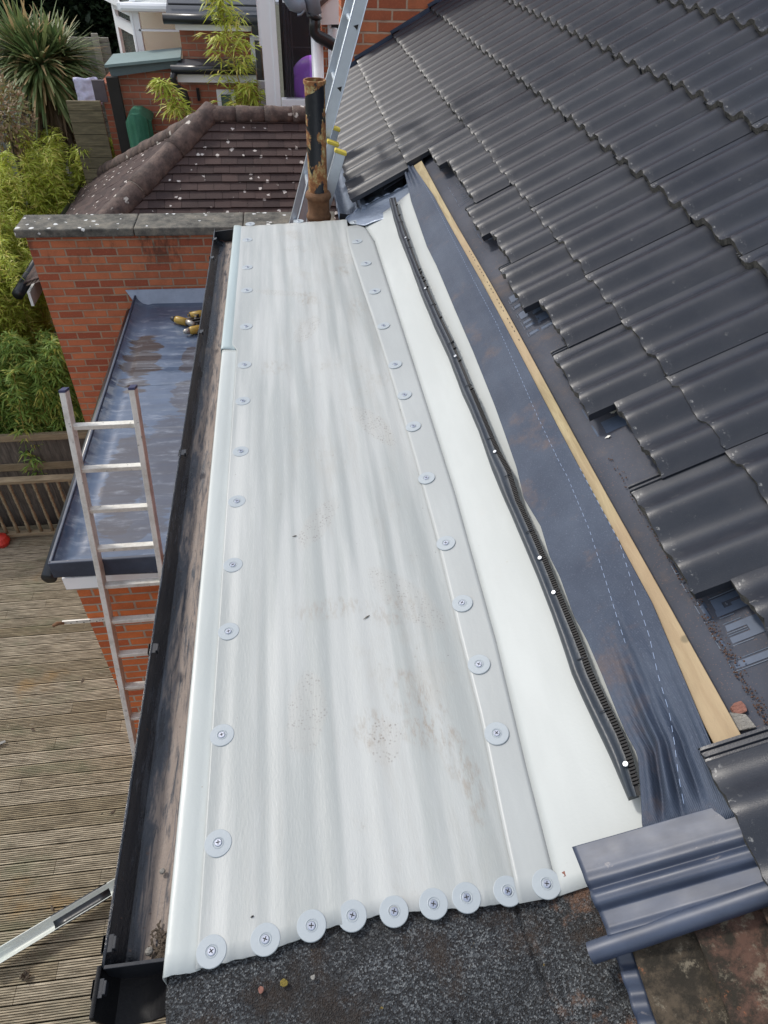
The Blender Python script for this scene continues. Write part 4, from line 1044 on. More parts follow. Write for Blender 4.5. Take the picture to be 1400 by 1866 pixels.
tool(Vector((p3_.x+.02,p3_.y,zt_)), R(200), 'yellow cordless driver nearest the gutter clip on the wet roof', 1)

# ------------------------------------------------------------------ deck items
og = empty('loose_gutter', (-2,2,0), 'length of old white guttering with a black joiner lying across the decking', 'gutter piece')
ga, gb = on(-25,1757,5.70), on(250,1592,5.70); dv = (gb-ga).normalized(); sv = Vector((-dv.y,dv.x,0))
def gl(t0, t1, mat, name, o_=0):
    PP = [(-.056,.05),(-.050,.05),(-.046,.03),(-.03,.010),(0,0),(.03,.010),(.046,.03),(.050,.05),(.056,.05)]
    m = MB(); m.grid(lambda u, v: ga + (gb-ga)*lerp(t0,t1,v) + sv*PP[round(u*8)][0]*(1+o_) + Vector((0,0,.02-.10+.10+PP[round(u*8)][1]-.06+o_*.02)), 9, 6); m.build(name, mat, og, True, 0, .003)
gl(0,1,GPLAS,'gutter_length'); gl(.42,.80,BLACK,'joiner',.08)
m = MB(); P_ = on(48,1780,5.79); 
for i in range(9): a_ = i*.7; m.tube([P_, P_+Vector((.03*math.cos(a_),.03*math.sin(a_),.02+.01*(i%3)))], [.004,.008], 6)
tag(m.build('dry_leaf', BARK), 'small dark dried leaf cluster on the near decking', 'dried leaf')
for i_, (lx, ly) in enumerate([(118,868+140),(150,1240),(60,1330),(205,1480),(95,1655)]):
    P_ = on(lx, ly, 5.795); m = MB(); a_ = i_*1.3; d_ = Vector((math.cos(a_), math.sin(a_), 0)); s_ = Vector((-d_.y, d_.x, 0))
    m.slab([P_-d_*.03, P_+s_*.012, P_+d_*.03+Vector((0,0,.008)), P_-s_*.012], (0,0,.0015))
    tag(m.build('fallen_leaf', BARK), ['fallen brown leaf on the decking near the balustrade','fallen brown leaf on the decking left of the metal strap','fallen brown leaf on the decking near the black offcut','fallen brown leaf on the decking beside the foot of the old ladder','fallen brown leaf on the decking just above the loose white gutter'][i_], 'leaf')
P_ = on(3,985,5.74); m = MB(); m.lathe([(.0001,-.09),(.06,-.07),(.09,0),(.07,.06),(.0001,.09)], P_, 16); tag(m.build('red_ball', simple('red_rubber',(.45,.03,.02),.5)), 'red ball half seen at the left edge on the decking', 'ball')
m = MB(); P_ = on(2,1356,5.78); m.slab([P_+Vector((-.2,-.1,0)),P_+Vector((.04,.01,0)),P_+Vector((.03,.03,0)),P_+Vector((-.2,-.04,0))],(0,0,.01)); tag(m.build('black_offcut', BLACK), 'pointed black plastic offcut at the left edge of the decking', 'offcut')
bal = empty('balustrade', (-4,6.15,0), 'weathered timber balustrade with turned spindles at the end of the deck', 'balustrade')
m = MB(); m.box((-6.5,6.12,.86),(-1.8,6.21,.90)); m.build('handrail', RAIL, bal, False, .004)
m = MB(); m.box((-6.5,6.14,.06),(-1.8,6.20,.10)); m.build('bottom_rail', RAIL, bal, False, .004)
sp_ = MB(); sp_.lathe([(.019,.10),(.019,.24),(.012,.26),(.020,.30),(.017,.42),(.012,.46),(.019,.50),(.012,.52),(.019,.56),(.017,.66),(.012,.70),(.019,.72),(.019,.86)], (0,0,0), 10); SPM = sp_.mesh('spindle', RAIL, True)
x = -4.9
while x < -1.85:
    o = bpy.data.objects.new('spindle', SPM); sc.collection.objects.link(o); o.parent = bal; o.location = Vector((x,6.17,0)) - bal.location; x += .128
df = empty('dark_fence', (-4,6.6,0), 'dark stained timber fence behind the deck balustrade', 'fence')
m = MB(); m.box((-7,6.58,-.2),(-2.36,6.61,1.16)); m.build('fence_boards', FENCE_D, df)
m = MB(); m.box((-7,6.55,1.12),(-2.36,6.60,1.20)); m.box((-7,6.562,.70),(-2.36,6.578,.80)); m.build('rail', RAIL, df, False, .004)

# ------------------------------------------------------------------ garage roof behind the wall
ga_ = empty('garage', (-.5,8.3,0), 'garage with a mossy brown hipped tile roof behind the parapet wall', 'garage')
RX, RY, RH = -.775, 8.29, 1.85
TLc, TRc = Vector((RX,RY,H-RH)), Vector((1.3,RY,H-RH))
FC = Vector((-2.27,6.80,H-2.893)); FR = Vector((1.3,6.80,H-2.893)); EL, BL_ = Vector((-2.89,7.55,H-3.32)), Vector((-2.89,11.07,H-3.32))
m = MB(); m.box((-2.75,7.7,-.2),(1.3,10.9,H-3.36)); m.box((-2.2,6.82,-.2),(1.3,7.7,H-3.36)); m.slab([Vector((-2.2,6.82,H-3.36)),Vector((1.3,6.82,H-3.36)),FR+Vector((0,.02,-.04)),FC+Vector((.04,.02,-.04))],(0,.05,0)); m.build('garage_wall', BR_F, ga_)
def courses(o_, along, up, n_, lf_, rf_, mb, tw=.165):
    U = up.length; un = up.normalized(); nn = along.cross(un).normalized()
    if nn.z < 0: nn = -nn
    for i in range(n_):
        d0 = U*i/n_; d1 = d0 + U/n_*1.25; l0, l1 = lf_(i/n_), rf_(i/n_)
        x = (math.floor(l0/tw)-1)*tw - (tw/2 if i % 2 else 0); jj = random.Random(i*7+int(l1*100))
        while x < l1:
            a, b = max(x+.0015, l0), min(x+tw-.0015, l1)
            if b - a > .01:
                dz = jj.uniform(-.002,.003); th = .013; d0j = d0 + jj.uniform(-.003,.003)
                P = [o_ + along*a + un*d0j + nn*(.026+dz), o_ + along*b + un*d0j + nn*(.026+dz+jj.uniform(-.002,.002)), o_ + along*b + un*d1 + nn*.006, o_ + along*a + un*d1 + nn*.006]
                mb.slab(P, -nn*th)
            x += tw
o_ = Vector((0,6.80,H-2.893)); m = MB(); courses(o_, Vector((1,0,0)), Vector((0, 1.49, 1.043)), 18, lambda t: lerp(FC.x, RX, t), lambda t: 1.3, m); m.build('front_tiles', BTILE, ga_)
o_ = Vector((-2.89,0,H-3.32)); kh = .62/2.115
m = MB(); courses(o_, Vector((0,1,0)), Vector((2.115,0,1.47)), 26, lambda t: 6.80 + max(0,(t-kh)/(1-kh))*1.49 + max(0, 1-t/kh)*.75, lambda t: lerp(11.07, RY, t), m); m.build('side_tiles', BTILE, ga_)
m = MB(); m.quad(TLc, TRc, Vector((1.3,11.07,H-3.32)), BL_); dn = Vector((0,0,-.012)); m.quad(TLc+dn, FC+dn, FR+dn, TRc+dn); m.quad(TLc+dn, BL_+dn, EL+dn, FC+dn); m.build('back_slope', RIDGE, ga_)
def ridges(a, b, name, n_, r=.085, droop=.02):
    d = (b-a)/n_; mm = MB(); jm = MB(); up = Vector((0,0,1)); dd = d.normalized(); sd_ = dd.cross(up).normalized(); u2 = sd_.cross(dd).normalized()
    for i in range(n_):
        p = a + d*i + u2*rng.uniform(-.004,.004); q_ = a + d*(i+1.06)
        mm.grid(lambda u, v: p.lerp(q_, v) + (sd_*math.cos(math.pi*(-.12+1.24*u)) + u2*math.sin(math.pi*(-.12+1.24*u)))*(r+(.006 if v < .5 else -.002)) - u2*droop, 14, 5)
        if i: jm.tube([p + (sd_*math.cos(math.pi*t) + u2*math.sin(math.pi*t))*(r+.004) - u2*droop for t in [j/12 for j in range(13)]], .006, 6)
    mm.build(name, RIDGE, ga_, 50, 0, .012); jm.build('mortar_joint', MORT, ga_)
ridges(FC+Vector((.0,.0,.02)), TLc+Vector((.02,.02,.03)), 'hip_tiles', 4, .11)
ridges(BL_+Vector((.0,.0,.02)), TLc+Vector((0,0,.02)), 'hip_tiles', 9, .08)
ridges(TLc+Vector((0,0,.02)), TRc+Vector((0,0,.02)), 'ridge_tiles', 7, .085)
m = MB(); m.tube([(-2.96,7.45,H-3.38),(-2.96,11.07,H-3.38)], .06, 14); m.build('side_gutter', BLACK, ga_, True)
m = MB(); m.box((-2.88,7.5,H-3.54),(-2.85,11.07,H-3.38)); m.build('fascia_board', WPLAS, ga_)

# ------------------------------------------------------------------ far buildings
def R2(tl, br, Y): a, b = oy(*tl, Y), oy(*br, Y); return a.x, b.x, b.z, a.z
def fpost(mb, xl_, xr_, yt, yb2, Y, dep=.1):
    a, b, c = oy(xl_,yt,Y), oy(xr_,yt,Y), oy(xl_,yb2,Y); mb.box((a.x,Y,c.z),(b.x,Y+dep,a.z))
def fbox(mb, tl, br, Y, dep=.1): x0, x1, z0, z1 = R2(tl, br, Y); mb.box((min(x0,x1),Y,z0),(max(x0,x1),Y+dep,z1)); return x0, x1, z0, z1
hb = empty('rear_house', (-.9,11,0), "neighbour's brick house with two white fascias and black gutters", 'house')
m = MB(); x0,x1,z0,z1 = R2((326,50),(459,108),10.5); m.box((x0,10.5,z0-.3),(x1+.02,12.5,z1+.02)); m.build('upper_wall', BR_F, hb)
xa_,xb2,za_,zb2 = R2((318,40),(458,57),10.3)
m = MB(); m.box((xa_,10.30,za_),(xb2,10.34,zb2)); m.box((xa_,10.34,za_),(xb2,10.5,za_+.02)); m.build('upper_fascia', WPLAS, hb)
gz = oy(380,35,10.24).z; rz = oy(380,20,10.3).z
m = MB(); m.tube([(xa_-.12,10.24,gz),(xb2+.15,10.24,gz)], .055, 12); m.build('upper_gutter', BLACK, hb, True)
m = MB(); m.slab([(xa_-.08,10.26,gz+.05),(xb2+.2,10.26,gz+.05),(xb2+.2,12.6,gz+1.0),(xa_-.08,12.6,gz+1.0)],(0,0,-.04)); m.build('upper_roof', SLATE, hb)
m = MB(); m.tube([(xa_-.05,10.36,gz+.13),(xb2+.2,10.36,gz+.13)], .012, 6); m.build('roof_seam', BLACK, hb)
X0, X1, Z0, Z1 = R2((322,134),(468,151),10.05)
m = MB(); m.box((X0,10.05,Z0),(X1,10.09,Z1)); m.build('lower_fascia', WPLAS, hb)
gz = oy(380,127,10.0).z; tz = oy(380,107,10.49).z
m = MB(); m.slab([(X0,10.03,gz+.02),(X1,10.03,gz+.02),(X1,10.49,tz),(X0,10.49,tz)],(0,0,-.04)); m.build('lower_roof', SLATE, hb)
m = MB(); m.tube([(X0-.05,9.99,gz),(X1,9.99,gz)], .05, 12); m.build('lower_gutter', BLACK, hb, True)
m = MB(); m.box((X0+.02,10.15,-.2),(X1,10.48,Z1)); m.build('lower_wall', BR_F, hb)
m = MB(); m.tube([oy(x,y,9.98) for x, y in [(318,132),(315,143),(322,158),(336,167),(340,180),(345,215)]], .04, 10); m.build('downpipe', BLACK, hb, True)
m = MB(); m.tube([oy(360,160,10.1),oy(363,183,10.1)], .02, 8); m.build('vent_pipe', BLACK, hb)
wx0,wx1,wz0,wz1 = R2((394,163),(432,205),10.12)
m = MB(); m.box((wx0,10.11,wz0),(wx0+.05,10.16,wz1)); m.box((wx1-.05,10.11,wz0),(wx1,10.16,wz1)); m.box((wx0+.05,10.11,wz1-.05),(wx1-.05,10.16,wz1)); wf = m.build('window_frame', WPLAS, hb)
m = MB(); m.box((wx0+.05,10.125,wz0),(wx1-.05,10.14,wz1-.05)); m.build('pane', simple('aqua_glass',(.10,.17,.16),.15), wf)
# glazed side door
m = MB(); fpost(m,455,463,66,135,10.4); fbox(m,(463,66),(490,72),10.4); fr_ = m.build('door_frame', WPLAS, hb)
m = MB(); fbox(m,(463,73),(496,146),10.45,.02); m.build('door_glass', simple('grey_glass',(.16,.17,.18),.2), fr_)
m = MB(); fbox(m,(467,148),(505,215),10.42,.06); m.build('door_panel', WPLAS, fr_)
m = MB(); m.tube([oy(476,73,10.43), oy(482,143,10.43)], .022, 8); m.build('door_post', simple('tan_post',(.24,.17,.12),.7), fr_)
m = MB(); fbox(m,(457,32),(478,65),10.2,.3); m.build('gutter_box', BLACK, hb)
# conservatory
co = empty('conservatory', (-1.7,11.5,0), 'white framed glass conservatory with cream interior at the top left', 'conservatory')
cy = 11.2
xa, xb_, zb, zt2 = R2((243,14),(334,100),cy)
xs_, zz = oy(204,14,cy+.9).x, None
m = MB(); fpost(m,235,250,14,98,cy); fbox(m,(253,14),(334,19),cy,.08); fbox(m,(253,53),(334,58),cy,.06); m.build('front_frame', WPLAS, co)
A3 = oy(238,14,cy); side_end = Vector((xs_-.0, cy+.9, A3.z))
def sideq(t0,t1,z0,z1,name,mat,off=0):
    m = MB(); a = Vector((lerp(A3.x,side_end.x,t0), lerp(cy,cy+.9,t0)-off, z0)); b = Vector((lerp(A3.x,side_end.x,t1), lerp(cy,cy+.9,t1)-off, z0))
    m.slab([a,b,b+Vector((0,0,z1-z0)),a+Vector((0,0,z1-z0))],(0.03,.05,0)); m.build(name, mat, co)
zmid = oy(246,56,cy).z
sideq(0,1,zb-.3,A3.z,'side_glass',GLASS,-.03)
for t0,t1 in ((0,.12),(.86,1)): sideq(t0,t1,zb-.3,A3.z,'side_post',WPLAS,.01)
sideq(.12,.86,zmid-.06,zmid+.06,'side_rail',WPLAS,.008); sideq(.12,.86,A3.z-.10,A3.z,'side_rail',WPLAS,.008)
m = MB(); fbox(m,(253,19),(334,100),cy+.03,.015); m.build('front_glass', GLASS, co)
m = MB(); m.box((A3.x-.3,cy+1.8,zb-.5),(xb_+.2,cy+1.9,A3.z)); m.box((A3.x+.55,cy+1.4,zb-.5),(A3.x+.9,cy+1.75,A3.z)); m.build('back_wall', CREAM, co)
m = MB(); m.box((A3.x-.15,cy-.08,A3.z-.01),(xb_+.1,cy+2,A3.z+.06)); m.tube([(A3.x-.1,cy-.10,A3.z+.02),(xb_+.1,cy-.10,A3.z+.02)], .05, 10); m.slab([Vector((A3.x-.1,cy-.02,A3.z-.01)),Vector((side_end.x-.08,side_end.y-.05,A3.z-.01)),Vector((side_end.x-.08,side_end.y-.05,A3.z+.06)),Vector((A3.x-.1,cy-.02,A3.z+.06))],(.1,.15,0)); m.build('eaves_beam', WPLAS, co)
m = MB(); m.slab([(A3.x-.1,cy,A3.z+.08),(xb_+.1,cy,A3.z+.08),(xb_+.1,cy+2.2,A3.z+.8),(A3.x-.5,cy+2.2,A3.z+.8)],(0,0,-.03)); m.build('roof_panels', GLASS, co)
for i in range(4):
    xx = A3.x + .0 + i*.62; m = MB(); m.slab([(xx,cy-.02,A3.z+.10),(xx+.07,cy-.02,A3.z+.10),(xx+.07,cy+2.2,A3.z+.83),(xx,cy+2.2,A3.z+.83)],(0,0,-.03)); m.build('roof_bar', WPLAS, co)
m = MB(); m.box((A3.x-.6,cy+.06,-.2),(xb_+.1,cy+1.9,zb-.35)); m.build('dwarf_wall', BR_F, co)
# lean-to store
ls = empty('brick_store', (-1.9,10.6,0), 'brick lean-to store with a green-grey felt roof beside the conservatory', 'outbuilding')
q0, q1, q2, q3 = oy(190,118,10.25), oy(329,104,10.25), oy(331,86,10.95), oy(206,98,10.95)
m = MB(); m.slab([q0,q1,q2,q3],(0,0,-.03)); m.build('felt_roof', GFELT, ls)
f0, f1, f2, f3 = oy(196,119,10.30), oy(327,106,10.30), oy(322,123,10.30), oy(203,140,10.30)
m = MB(); m.slab([f0,f1,f2,f3],(0,.05,0)); m.build('felt_fascia', GFELT2, ls)
w0, w1 = oy(205,139,10.42), oy(324,121,10.42)
m = MB(); m.slab([w0,w1,Vector((w1.x,w1.y,-.2)),Vector((w0.x,w0.y,-.2))],(0,.45,0)); m.build('brick_wall', BR_F, ls)
m = MB(); m.tube([(w0.x-.02,10.36,w0.z-.05),(w0.x-.02,10.36,0)], .018, 8); m.build('conduit', CONC, ls)
# green covered item
gc0, gc1 = oy(229,222,10.1), oy(277,225,10.1); zt3 = oy(250,203,10.1).z
gp = MB(); nP = 20
def gcov(u, v):
    x = lerp(gc0.x, gc1.x, v); wv_ = math.sin(math.pi*v); zz_ = lerp(.2, gc0.z + (zt3-gc0.z)*min(1, wv_*1.15), u)
    return Vector((x + .01*noise.noise(Vector((v*6,u*9,0))), 10.1 - .10*wv_*u - .05*(v > .12 and v < .88) + .015*noise.noise(Vector((v*8,u*22,3))), zz_))
gp.grid(gcov, 60, 30); gp.slab([gcov(1, i/20) + Vector((0,.0,0)) for i in range(21)], (0,.30,.03)); gco = gp.build('covered_barbecue', GREENC, None, 40)
tag(gco, 'tall object under a creased green plastic cover against the brick store', 'covered item')
# fences and bits on the left
def fence(tl, br, Y, mat, lb, name='garden_fence', post=None, to_ground=True):
    e = empty(name, oy(*tl, Y), lb, 'fence'); x0,x1,z0,z1 = R2(tl, br, Y); m = MB(); m.box((x0,Y,-.2 if to_ground else z0),(x1,Y+.04,z1)); m.build('fence_boards', mat, e)
    for px_ in (post or []):
        q_ = oy(px_, tl[1], Y); m = MB(); m.box((q_.x-.05,Y-.04,-.2),(q_.x+.05,Y-.005,z1+.06)); m.build('fence_post', CONC, e, False, .006)
fence((-330,60),(213,150),13.4,FENCE_G,'pale grey gravel-board fence under the dark hedge',post=(172,60))
fence((-330,222),(62,340),13.0,board_mat('blue_grey_board',(.26,.27,.27),'Z',.15),'weathered grey board fence behind the bamboo at the left edge',post=(-40,))
fence((120,184),(214,330),10.55,FENCE_B,'olive-brown slatted fence panel beside the green cover')
pq = oy(203,141,10.2); m = MB(); m.box((pq.x-.07,10.2,0),(pq.x+.07,10.28,pq.z)); tag(m.build('black_post', DARK), 'tall black post at the left corner of the brick store', 'post')
m = MB(); fbox(m,(166,146),(197,186),10.8,.05); tag(m.build('dark_sheet', CURT), 'dark sheeting hung beside the black post', 'sheeting')
m = MB(); q_ = oy(155,166,11.2)
m.grid(lambda u, v: q_ + Vector((lerp(-.12,.20,u), .04*noise.noise(Vector((u*5,v*5,0))), lerp(-.16,.16,v) + .03*noise.noise(Vector((u*3,v*3,4))))), 12, 12)
tag(m.build('white_cloth', simple('lilac_white_cloth',(.62,.60,.78),.7), None, True, 0, .002), 'white and lilac cloth behind the cordyline leaves', 'cloth')

# bay window house
bw = empty('bay_window_house', (.3,10,0), 'white framed window bay with a dark room and black pipes beyond the garage', 'house')
BY = 9.6
m = MB(); fbox(m,(489,-30),(513,198),BY,.12); fbox(m,(513,181),(572,196),BY,.12); fbox(m,(513,-30),(572,6),BY,.1); fbox(m,(566,6),(571,183),BY,.1); wfr = m.build('window_frame', WPLAS, bw, False, .01)
m = MB(); fbox(m,(512,4),(567,183),BY+.05,.01); m.build('window_pane', DGLASS, wfr)
m = MB(); a_, b_ = oy(474,-20,BY+.35), oy(489,84,BY+.02); m.slab([Vector((a_.x,BY+.45,b_.z)),Vector((b_.x-.10,BY+.02,b_.z)),Vector((b_.x-.10,BY+.02,b_.z+1.4)),Vector((a_.x,BY+.45,b_.z+1.4))],(.05,.03,0)); m.build('casement', WPLAS, wfr)
m = MB(); a0 = oy(500,197,BY); m.box((oy(487,150,BY).x-.03,BY+.02,a0.z-.0),(oy(489,150,BY).x+.12,BY+.6,a0.z+2.4)); m.build('bay_side', WPLAS, bw)
x0,x1,z0,z1 = R2((505,-60),(640,200),BY)
m = MB(); m.box((x0,BY+1.2,z0-.3),(x1,BY+1.3,z1)); m.box((x0,BY+.13,z0-.3),(x1,BY+1.3,z0-.02)); m.build('room', DARK, bw)
m = MB(); m.grid(lambda u, v: Vector((oy(514,100,BY).x + .02+.10*u+.015*math.sin(v*3), BY+.22+.02*math.sin(u*18), lerp(z0, z1, v))), 20, 6); m.build('curtain', CURT, bw, True)
m = MB(); fbox(m,(520,85),(566,87),BY+.14,.01); m.build('blind_rail', CURT, bw)
m = MB(); x0_, x1_, _, _ = R2((588,-30),(600,200),BY); m.box((oy(589,130,BY).x,BY,-.2),(oy(604,130,BY).x,BY+.3,z1)); m.build('brick_pier', BR_H, bw)
m = MB(); m.box((oy(598,100,BY).x,BY-.06,0),(oy(604,100,BY).x,BY-.01,oy(600,45,BY).z)); m.tube([(oy(608,100,BY).x,BY-.05,0),(oy(608,100,BY).x,BY-.05,oy(600,50,BY).z)], .05, 12); m.build('corner_trim', WPLAS, bw, True)
m = MB(); c2 = oy(579,110,9.3); m.tube([(c2.x,9.3,0),(c2.x,9.3,oy(579,70,9.3).z)], .068, 18); m.build('white_downpipe', WPLAS, bw, True)
m = MB(); m.tube([oy(x,y,9.25) for x, y in [(575,28),(573,45),(573,58),(580,66),(596,74),(622,90)]], .062, 16); m.build('black_elbow', BLACK, bw, True)
m = MB(); m.tube([oy(573,26,9.25), oy(571,34,9.25)], [.095,.07], 16); m.build('hopper', BLACK, bw, True)
m = MB(); m.tube([oy(560,-40,9.25), oy(573,26,9.25)], .085, 18); m.build('grey_pipe', GREYP, bw, True)
m = MB(); m.tube([oy(x,y,9.2) for x, y in [(524,-40),(527,-4),(534,6),(545,10),(556,6)]], .075, 16); m.build('grey_elbow', GREYP, bw, True)
m = MB(); m.tube([oy(x,y,9.15) for x, y in [(542,27),(549,26),(554,20),(556,10),(553,0)]], .012, 8); m.build('pipe_clip', GREYP, bw, True)
m = MB(); m.slab([oy(585,10,9.4),oy(628,-25,9.4),oy(640,-25,9.4),oy(630,28,9.4),oy(619,44,9.4),oy(586,45,9.4)],(0,.5,0)); m.build('bargeboard', WPLAS, bw)
m = MB(); m.slab([oy(576,9,9.38),oy(620,-28,9.38),oy(630,-28,9.38),oy(584,13,9.38)],(0,.5,0)); m.build('verge_cap', simple('brown_cap',(.12,.09,.08),.7), bw)
m = MB(); m.tube([(oy(636,120,6.9).x,6.9,0),(oy(636,120,6.9).x,6.9,oy(636,90,6.9).z)], .05, 12); m.build('black_downpipe', BLACK, bw)
m = MB(); cb = oy(573,152,BY+.36); N=24
m.grid(lambda u, v: cb + Vector((math.cos(2*math.pi*u)*math.sin(math.pi*v), math.sin(2*math.pi*u)*math.sin(math.pi*v), math.cos(math.pi*v)))*.30, 33, 20)
tag(m.build('exercise_ball', PURP, None, True), 'shiny purple exercise ball inside the dark window', 'exercise ball')

# ------------------------------------------------------------------ plants
def leafq(vs, fs, p, d, L, wd, droop, r_):
    up = Vector((0,0,1)); s = d.cross(up)
    if s.length < 1e-3: s = Vector((1,0,0))
    s.normalize(); a = r_.uniform(-.8,.8); s = (s*math.cos(a) + up*math.sin(a)).normalized()
    m1 = p + d*L*.45 - up*droop*L*.15; e = p + d*L - up*droop*L*.7; o = len(vs)
    vs += [p, m1 + s*wd/2, e, m1 - s*wd/2]; fs += [(o, o+1, o+2, o+3)]
def bamboo(name, lb, canes, n_cl, mat, L=.11, wd=.016, seed=1, nl=8, canelen=None, spread=.22, thick=.008):
    r_ = random.Random(seed); e = empty(name, canes[0][0], lb, 'plant', 'bamboo plants behind the wall'); vs = []; fs = []; cm = MB()
    for base, top in canes:
        base, top = Vector(base), Vector(top); bend = Vector((r_.uniform(-.15,.15), r_.uniform(-.15,.15), 0))
        path = [base.lerp(top, t) + bend*math.sin(math.pi*t) for t in [i/8 for i in range(9)]]
        cm.tube(path, [thick*(1-.75*i/8) for i in range(9)], 6)
        for _ in range(n_cl):
            t = 1 - r_.random()**1.3 * .62; i = min(7, int(t*8)); p = path[i].lerp(path[i+1], t*8-i)
            a = r_.random()*6.283; ln = r_.uniform(.03, spread)*(1.25-t*.85); bd = Vector((math.cos(a), math.sin(a), r_.uniform(-.1,.7))).normalized(); q_ = p + bd*ln
            if ln > .08: cm.tube([p, q_], [.0022,.001], 3)
            for k in range(nl):
                a2 = r_.random()*6.283; d = (bd*.6 + Vector((math.cos(a2), math.sin(a2), r_.uniform(-.35,.55)))).normalized()
                leafq(vs, fs, q_ - bd*r_.random()*ln*.5, d, L*r_.uniform(.6,1.25), wd*r_.uniform(.7,1.2), r_.uniform(.2,1.0), r_)
    cm.build('canes', CANE, e); mb = MB(); mb.add(vs, fs); mb.build('foliage', mat, e)
def canes(x0,x1,y0,y1,h0,h1,n_,seed,lean=.3,sx=0):
    r_ = random.Random(seed); out = []
    for _ in range(n_):
        x, y = r_.uniform(x0,x1), r_.uniform(y0,y1); out.append((Vector((x,y,-.2)), Vector((x+sx*r_.random()+r_.uniform(-lean,lean)*.6, y+r_.uniform(-lean,lean), H - r_.uniform(h0,h1)))))
    return out
bamboo('bamboo', 'bright yellow-green bamboo clump below the cordyline', canes(-4.4,-3.0,10.2,11.5,2.65,3.4,60,11,.3,.35) + canes(-2.9,-2.3,11.3,11.8,2.85,3.4,16,19,.2), 84, LF_Y, .13, .019, 1)
bamboo('bamboo', 'yellow-green bamboo at the left edge level with the coping', canes(-4.9,-3.3,7.4,9.4,2.45,3.4,60,12), 80, LF_Y, .11, .016, 2)
bamboo('bamboo', 'green bamboo clump just left of the end of the coping wall', canes(-3.9,-3.15,7.3,8.9,2.9,3.7,54,13), 80, LF_Y, .105, .016, 3)
bamboo('bamboo', 'lower green bamboo hanging over the dark fence', canes(-4.4,-3.15,6.75,7.4,3.6,4.3,36,14,.2), 90, LF_G, .12, .018, 4)
bamboo('bamboo', 'leafy green bamboo pressed against the corner of the parapet wall', canes(-3.05,-2.5,6.75,7.4,3.65,4.3,26,15,.12), 90, LF_G, .12, .018, 5)
def sprig(pts, Y, n_, seed, lb, sp=.3, L=.15):
    P = [oy(x,y,Y) for x, y in pts]; r_ = random.Random(seed); e = empty('bamboo', P[0], lb, 'plant', 'bamboo sprigs beyond the garage'); cm = MB(); cm.tube(P, [.012]+[.008]*(len(P)-1), 6); vs, fs = [], []
    base = Vector((P[0].x, P[0].y, -.2)); cm.tube([base, P[0]], .012, 6)
    for _ in range(n_):
        t = r_.random(); k = t*(len(P)-1); i = min(len(P)-2, int(k)); p = P[i].lerp(P[i+1], k-i)
        a = r_.random()*6.283; bd = Vector((math.cos(a), .4*math.sin(a), r_.uniform(-.1,.7))).normalized(); ln = r_.uniform(.05,sp)*(1.15-.8*t); q_ = p + bd*ln
        cm.tube([p,q_],[.003,.001],3)
        for k2 in range(8):
            a2 = r_.random()*6.283; d = (bd*.5 + Vector((math.cos(a2), math.sin(a2)*.6, r_.uniform(-.7,.4)))).normalized()
            leafq(vs, fs, p.lerp(q_, r_.uniform(.3,1)), d, L*r_.uniform(.6,1.2), .020, .6, r_)
    cm.build('canes', CANE, e); mb = MB(); mb.add(vs, fs); mb.build('foliage', LF_Y, e)
sprig([(455,215),(432,135),(418,80),(405,20),(398,-20)], 9.8, 95, 5, 'tall thin bamboo in front of the white fascias', .48, .16)
sprig([(335,215),(322,190),(305,160),(288,148)], 9.4, 40, 6, 'short bamboo sprig beside the black downpipe', .18, .15)
sprig([(205,320),(208,285),(207,262),(205,245)], 11.4, 26, 7, 'small pale bamboo sprig above the hip of the garage', .14, .12)
sprig([(440,212),(448,190),(455,165),(450,150)], 9.7, 36, 8, 'low bamboo beside the small aqua window', .3, .15)
# cordyline
cd = empty('cordyline', oy(85,200,12.1), 'large spiky cordyline palm with brown tipped leaves at the top left', 'palm')
heads = [(oy(75,122,12.0), 800, .90, LF_C), (oy(42,95,12.2), 400, .78, LF_C), (oy(110,105,12.3), 400, .74, LF_C)]
cm = MB(); b0 = oy(90,260,12.2); cm.tube([Vector((b0.x,12.2,-.2)), Vector((b0.x,12.2,b0.z)), heads[0][0]], [.13,.11,.08], 10)
for h_ in heads[1:]: cm.tube([Vector((b0.x,12.2,b0.z)), h_[0]], [.08,.05], 8)
cm.build('trunk', BARK, cd)
def blade(vs, fs, p, d, L, wd, dr_, r_):
    up = Vector((0,0,1)); s = d.cross(up).normalized() if d.cross(up).length > .01 else Vector((1,0,0)); N = 4; o = len(vs)
    for i in range(N+1):
        t = i/N; q_ = p + d*L*t - up*dr_*L*t*t; w_ = wd*(math.sin(math.pi*(.12+.86*t))**.6)/2
        vs += [q_ + s*w_, q_ - s*w_]
    fs += [(o+2*i, o+2*i+1, o+2*i+3, o+2*i+2) for i in range(N)]
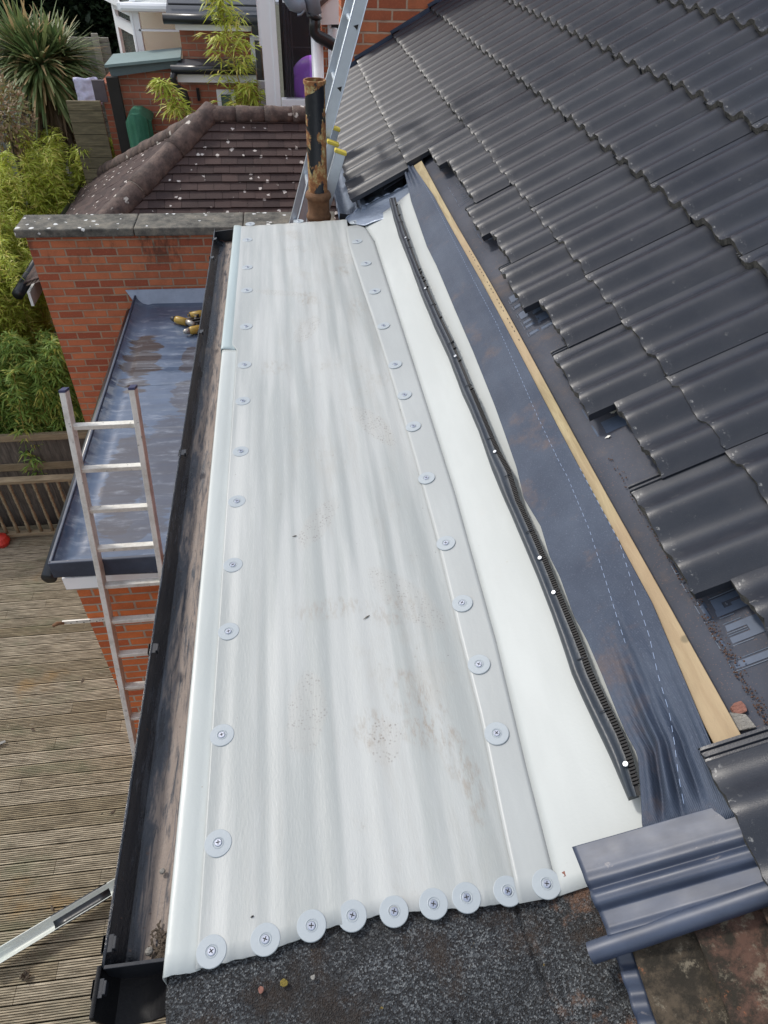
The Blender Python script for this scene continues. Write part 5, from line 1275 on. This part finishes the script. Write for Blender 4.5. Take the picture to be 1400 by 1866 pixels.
for hi, (c_, n_, L, mt) in enumerate(heads):
    r_ = random.Random(hi+20); vs, fs = [], []
    for _ in range(n_):
        a = r_.random()*6.283; el = math.asin(r_.uniform(-.55,1)); d = Vector((math.cos(a)*math.cos(el), math.sin(a)*math.cos(el), math.sin(el)))
        blade(vs, fs, c_ + d*.03, d, L*r_.uniform(.6,1.05), r_.uniform(.030,.050), r_.uniform(.03,.45), r_)
    mb = MB(); mb.add(vs, fs); mb.build('leaf_head', mt, cd)
r_ = random.Random(40); vs, fs = [], []
for _ in range(420):
    a = r_.random()*6.283; d = Vector((math.cos(a)*.6, math.sin(a)*.6, -r_.uniform(.3,1))).normalized()
    blade(vs, fs, heads[0][0] + Vector((r_.uniform(-.1,.2),0,-r_.random()*.6)), d, r_.uniform(.5,.85), .038, .25, r_)
mb = MB(); mb.add(vs, fs); mb.build('dead_leaves', LF_D, cd)
# reddish shrub at the edge
def bush(c_, R_, n_, mat, name, lb, L=.09, seed=1, flat=1, cat='hedge'):
    r_ = random.Random(seed); vs, fs = [], []
    for _ in range(n_):
        d = Vector((r_.gauss(0,1), r_.gauss(0,1), r_.gauss(0,1))).normalized(); k = r_.random()**.45
        q_ = Vector(c_) + Vector((d.x*R_[0], d.y*R_[1], d.z*R_[2]))*k*(1+.18*noise.noise(d*3)); leafq(vs, fs, q_, (d+Vector((r_.uniform(-.8,.8),r_.uniform(-.8,.8),r_.uniform(-.8,.8)))).normalized(), L*r_.uniform(.6,1.3), L*.5, .3, r_)
    e = empty(name, c_, lb, cat); mb = MB(); mb.add(vs, fs); mb.build('foliage', mat, e)
    cm = MB(); cm.tube([Vector((c_[0],c_[1],-.2)), Vector(c_)], [.08,.03], 8); cm.build('trunk', BARK, e)
bush(oy(8,210,10.6), (.35,.35,.45), 900, leaf('pinkish_leaf',(.26,.15,.10),(.20,.19,.06)), 'shrub', 'pinkish loose shrub at the left edge under the cordyline', .08, 3, cat='shrub')
for i, (x, y) in enumerate([(-40,15),(55,0),(140,15),(215,20),(300,-60)]):
    bush(oy(x,y,15.5+.3*(i%2)) - Vector((0,0,.9)), (1.5,.9,2.6), 15000, LF_H, 'hedge', ['dark conifer hedge section at the far left edge','dark conifer hedge section above the cordyline','dark conifer hedge section between cordyline and fence post','dark conifer hedge section left of the conservatory','dark conifer hedge section behind the conservatory roof'][i], .15, 30+i)
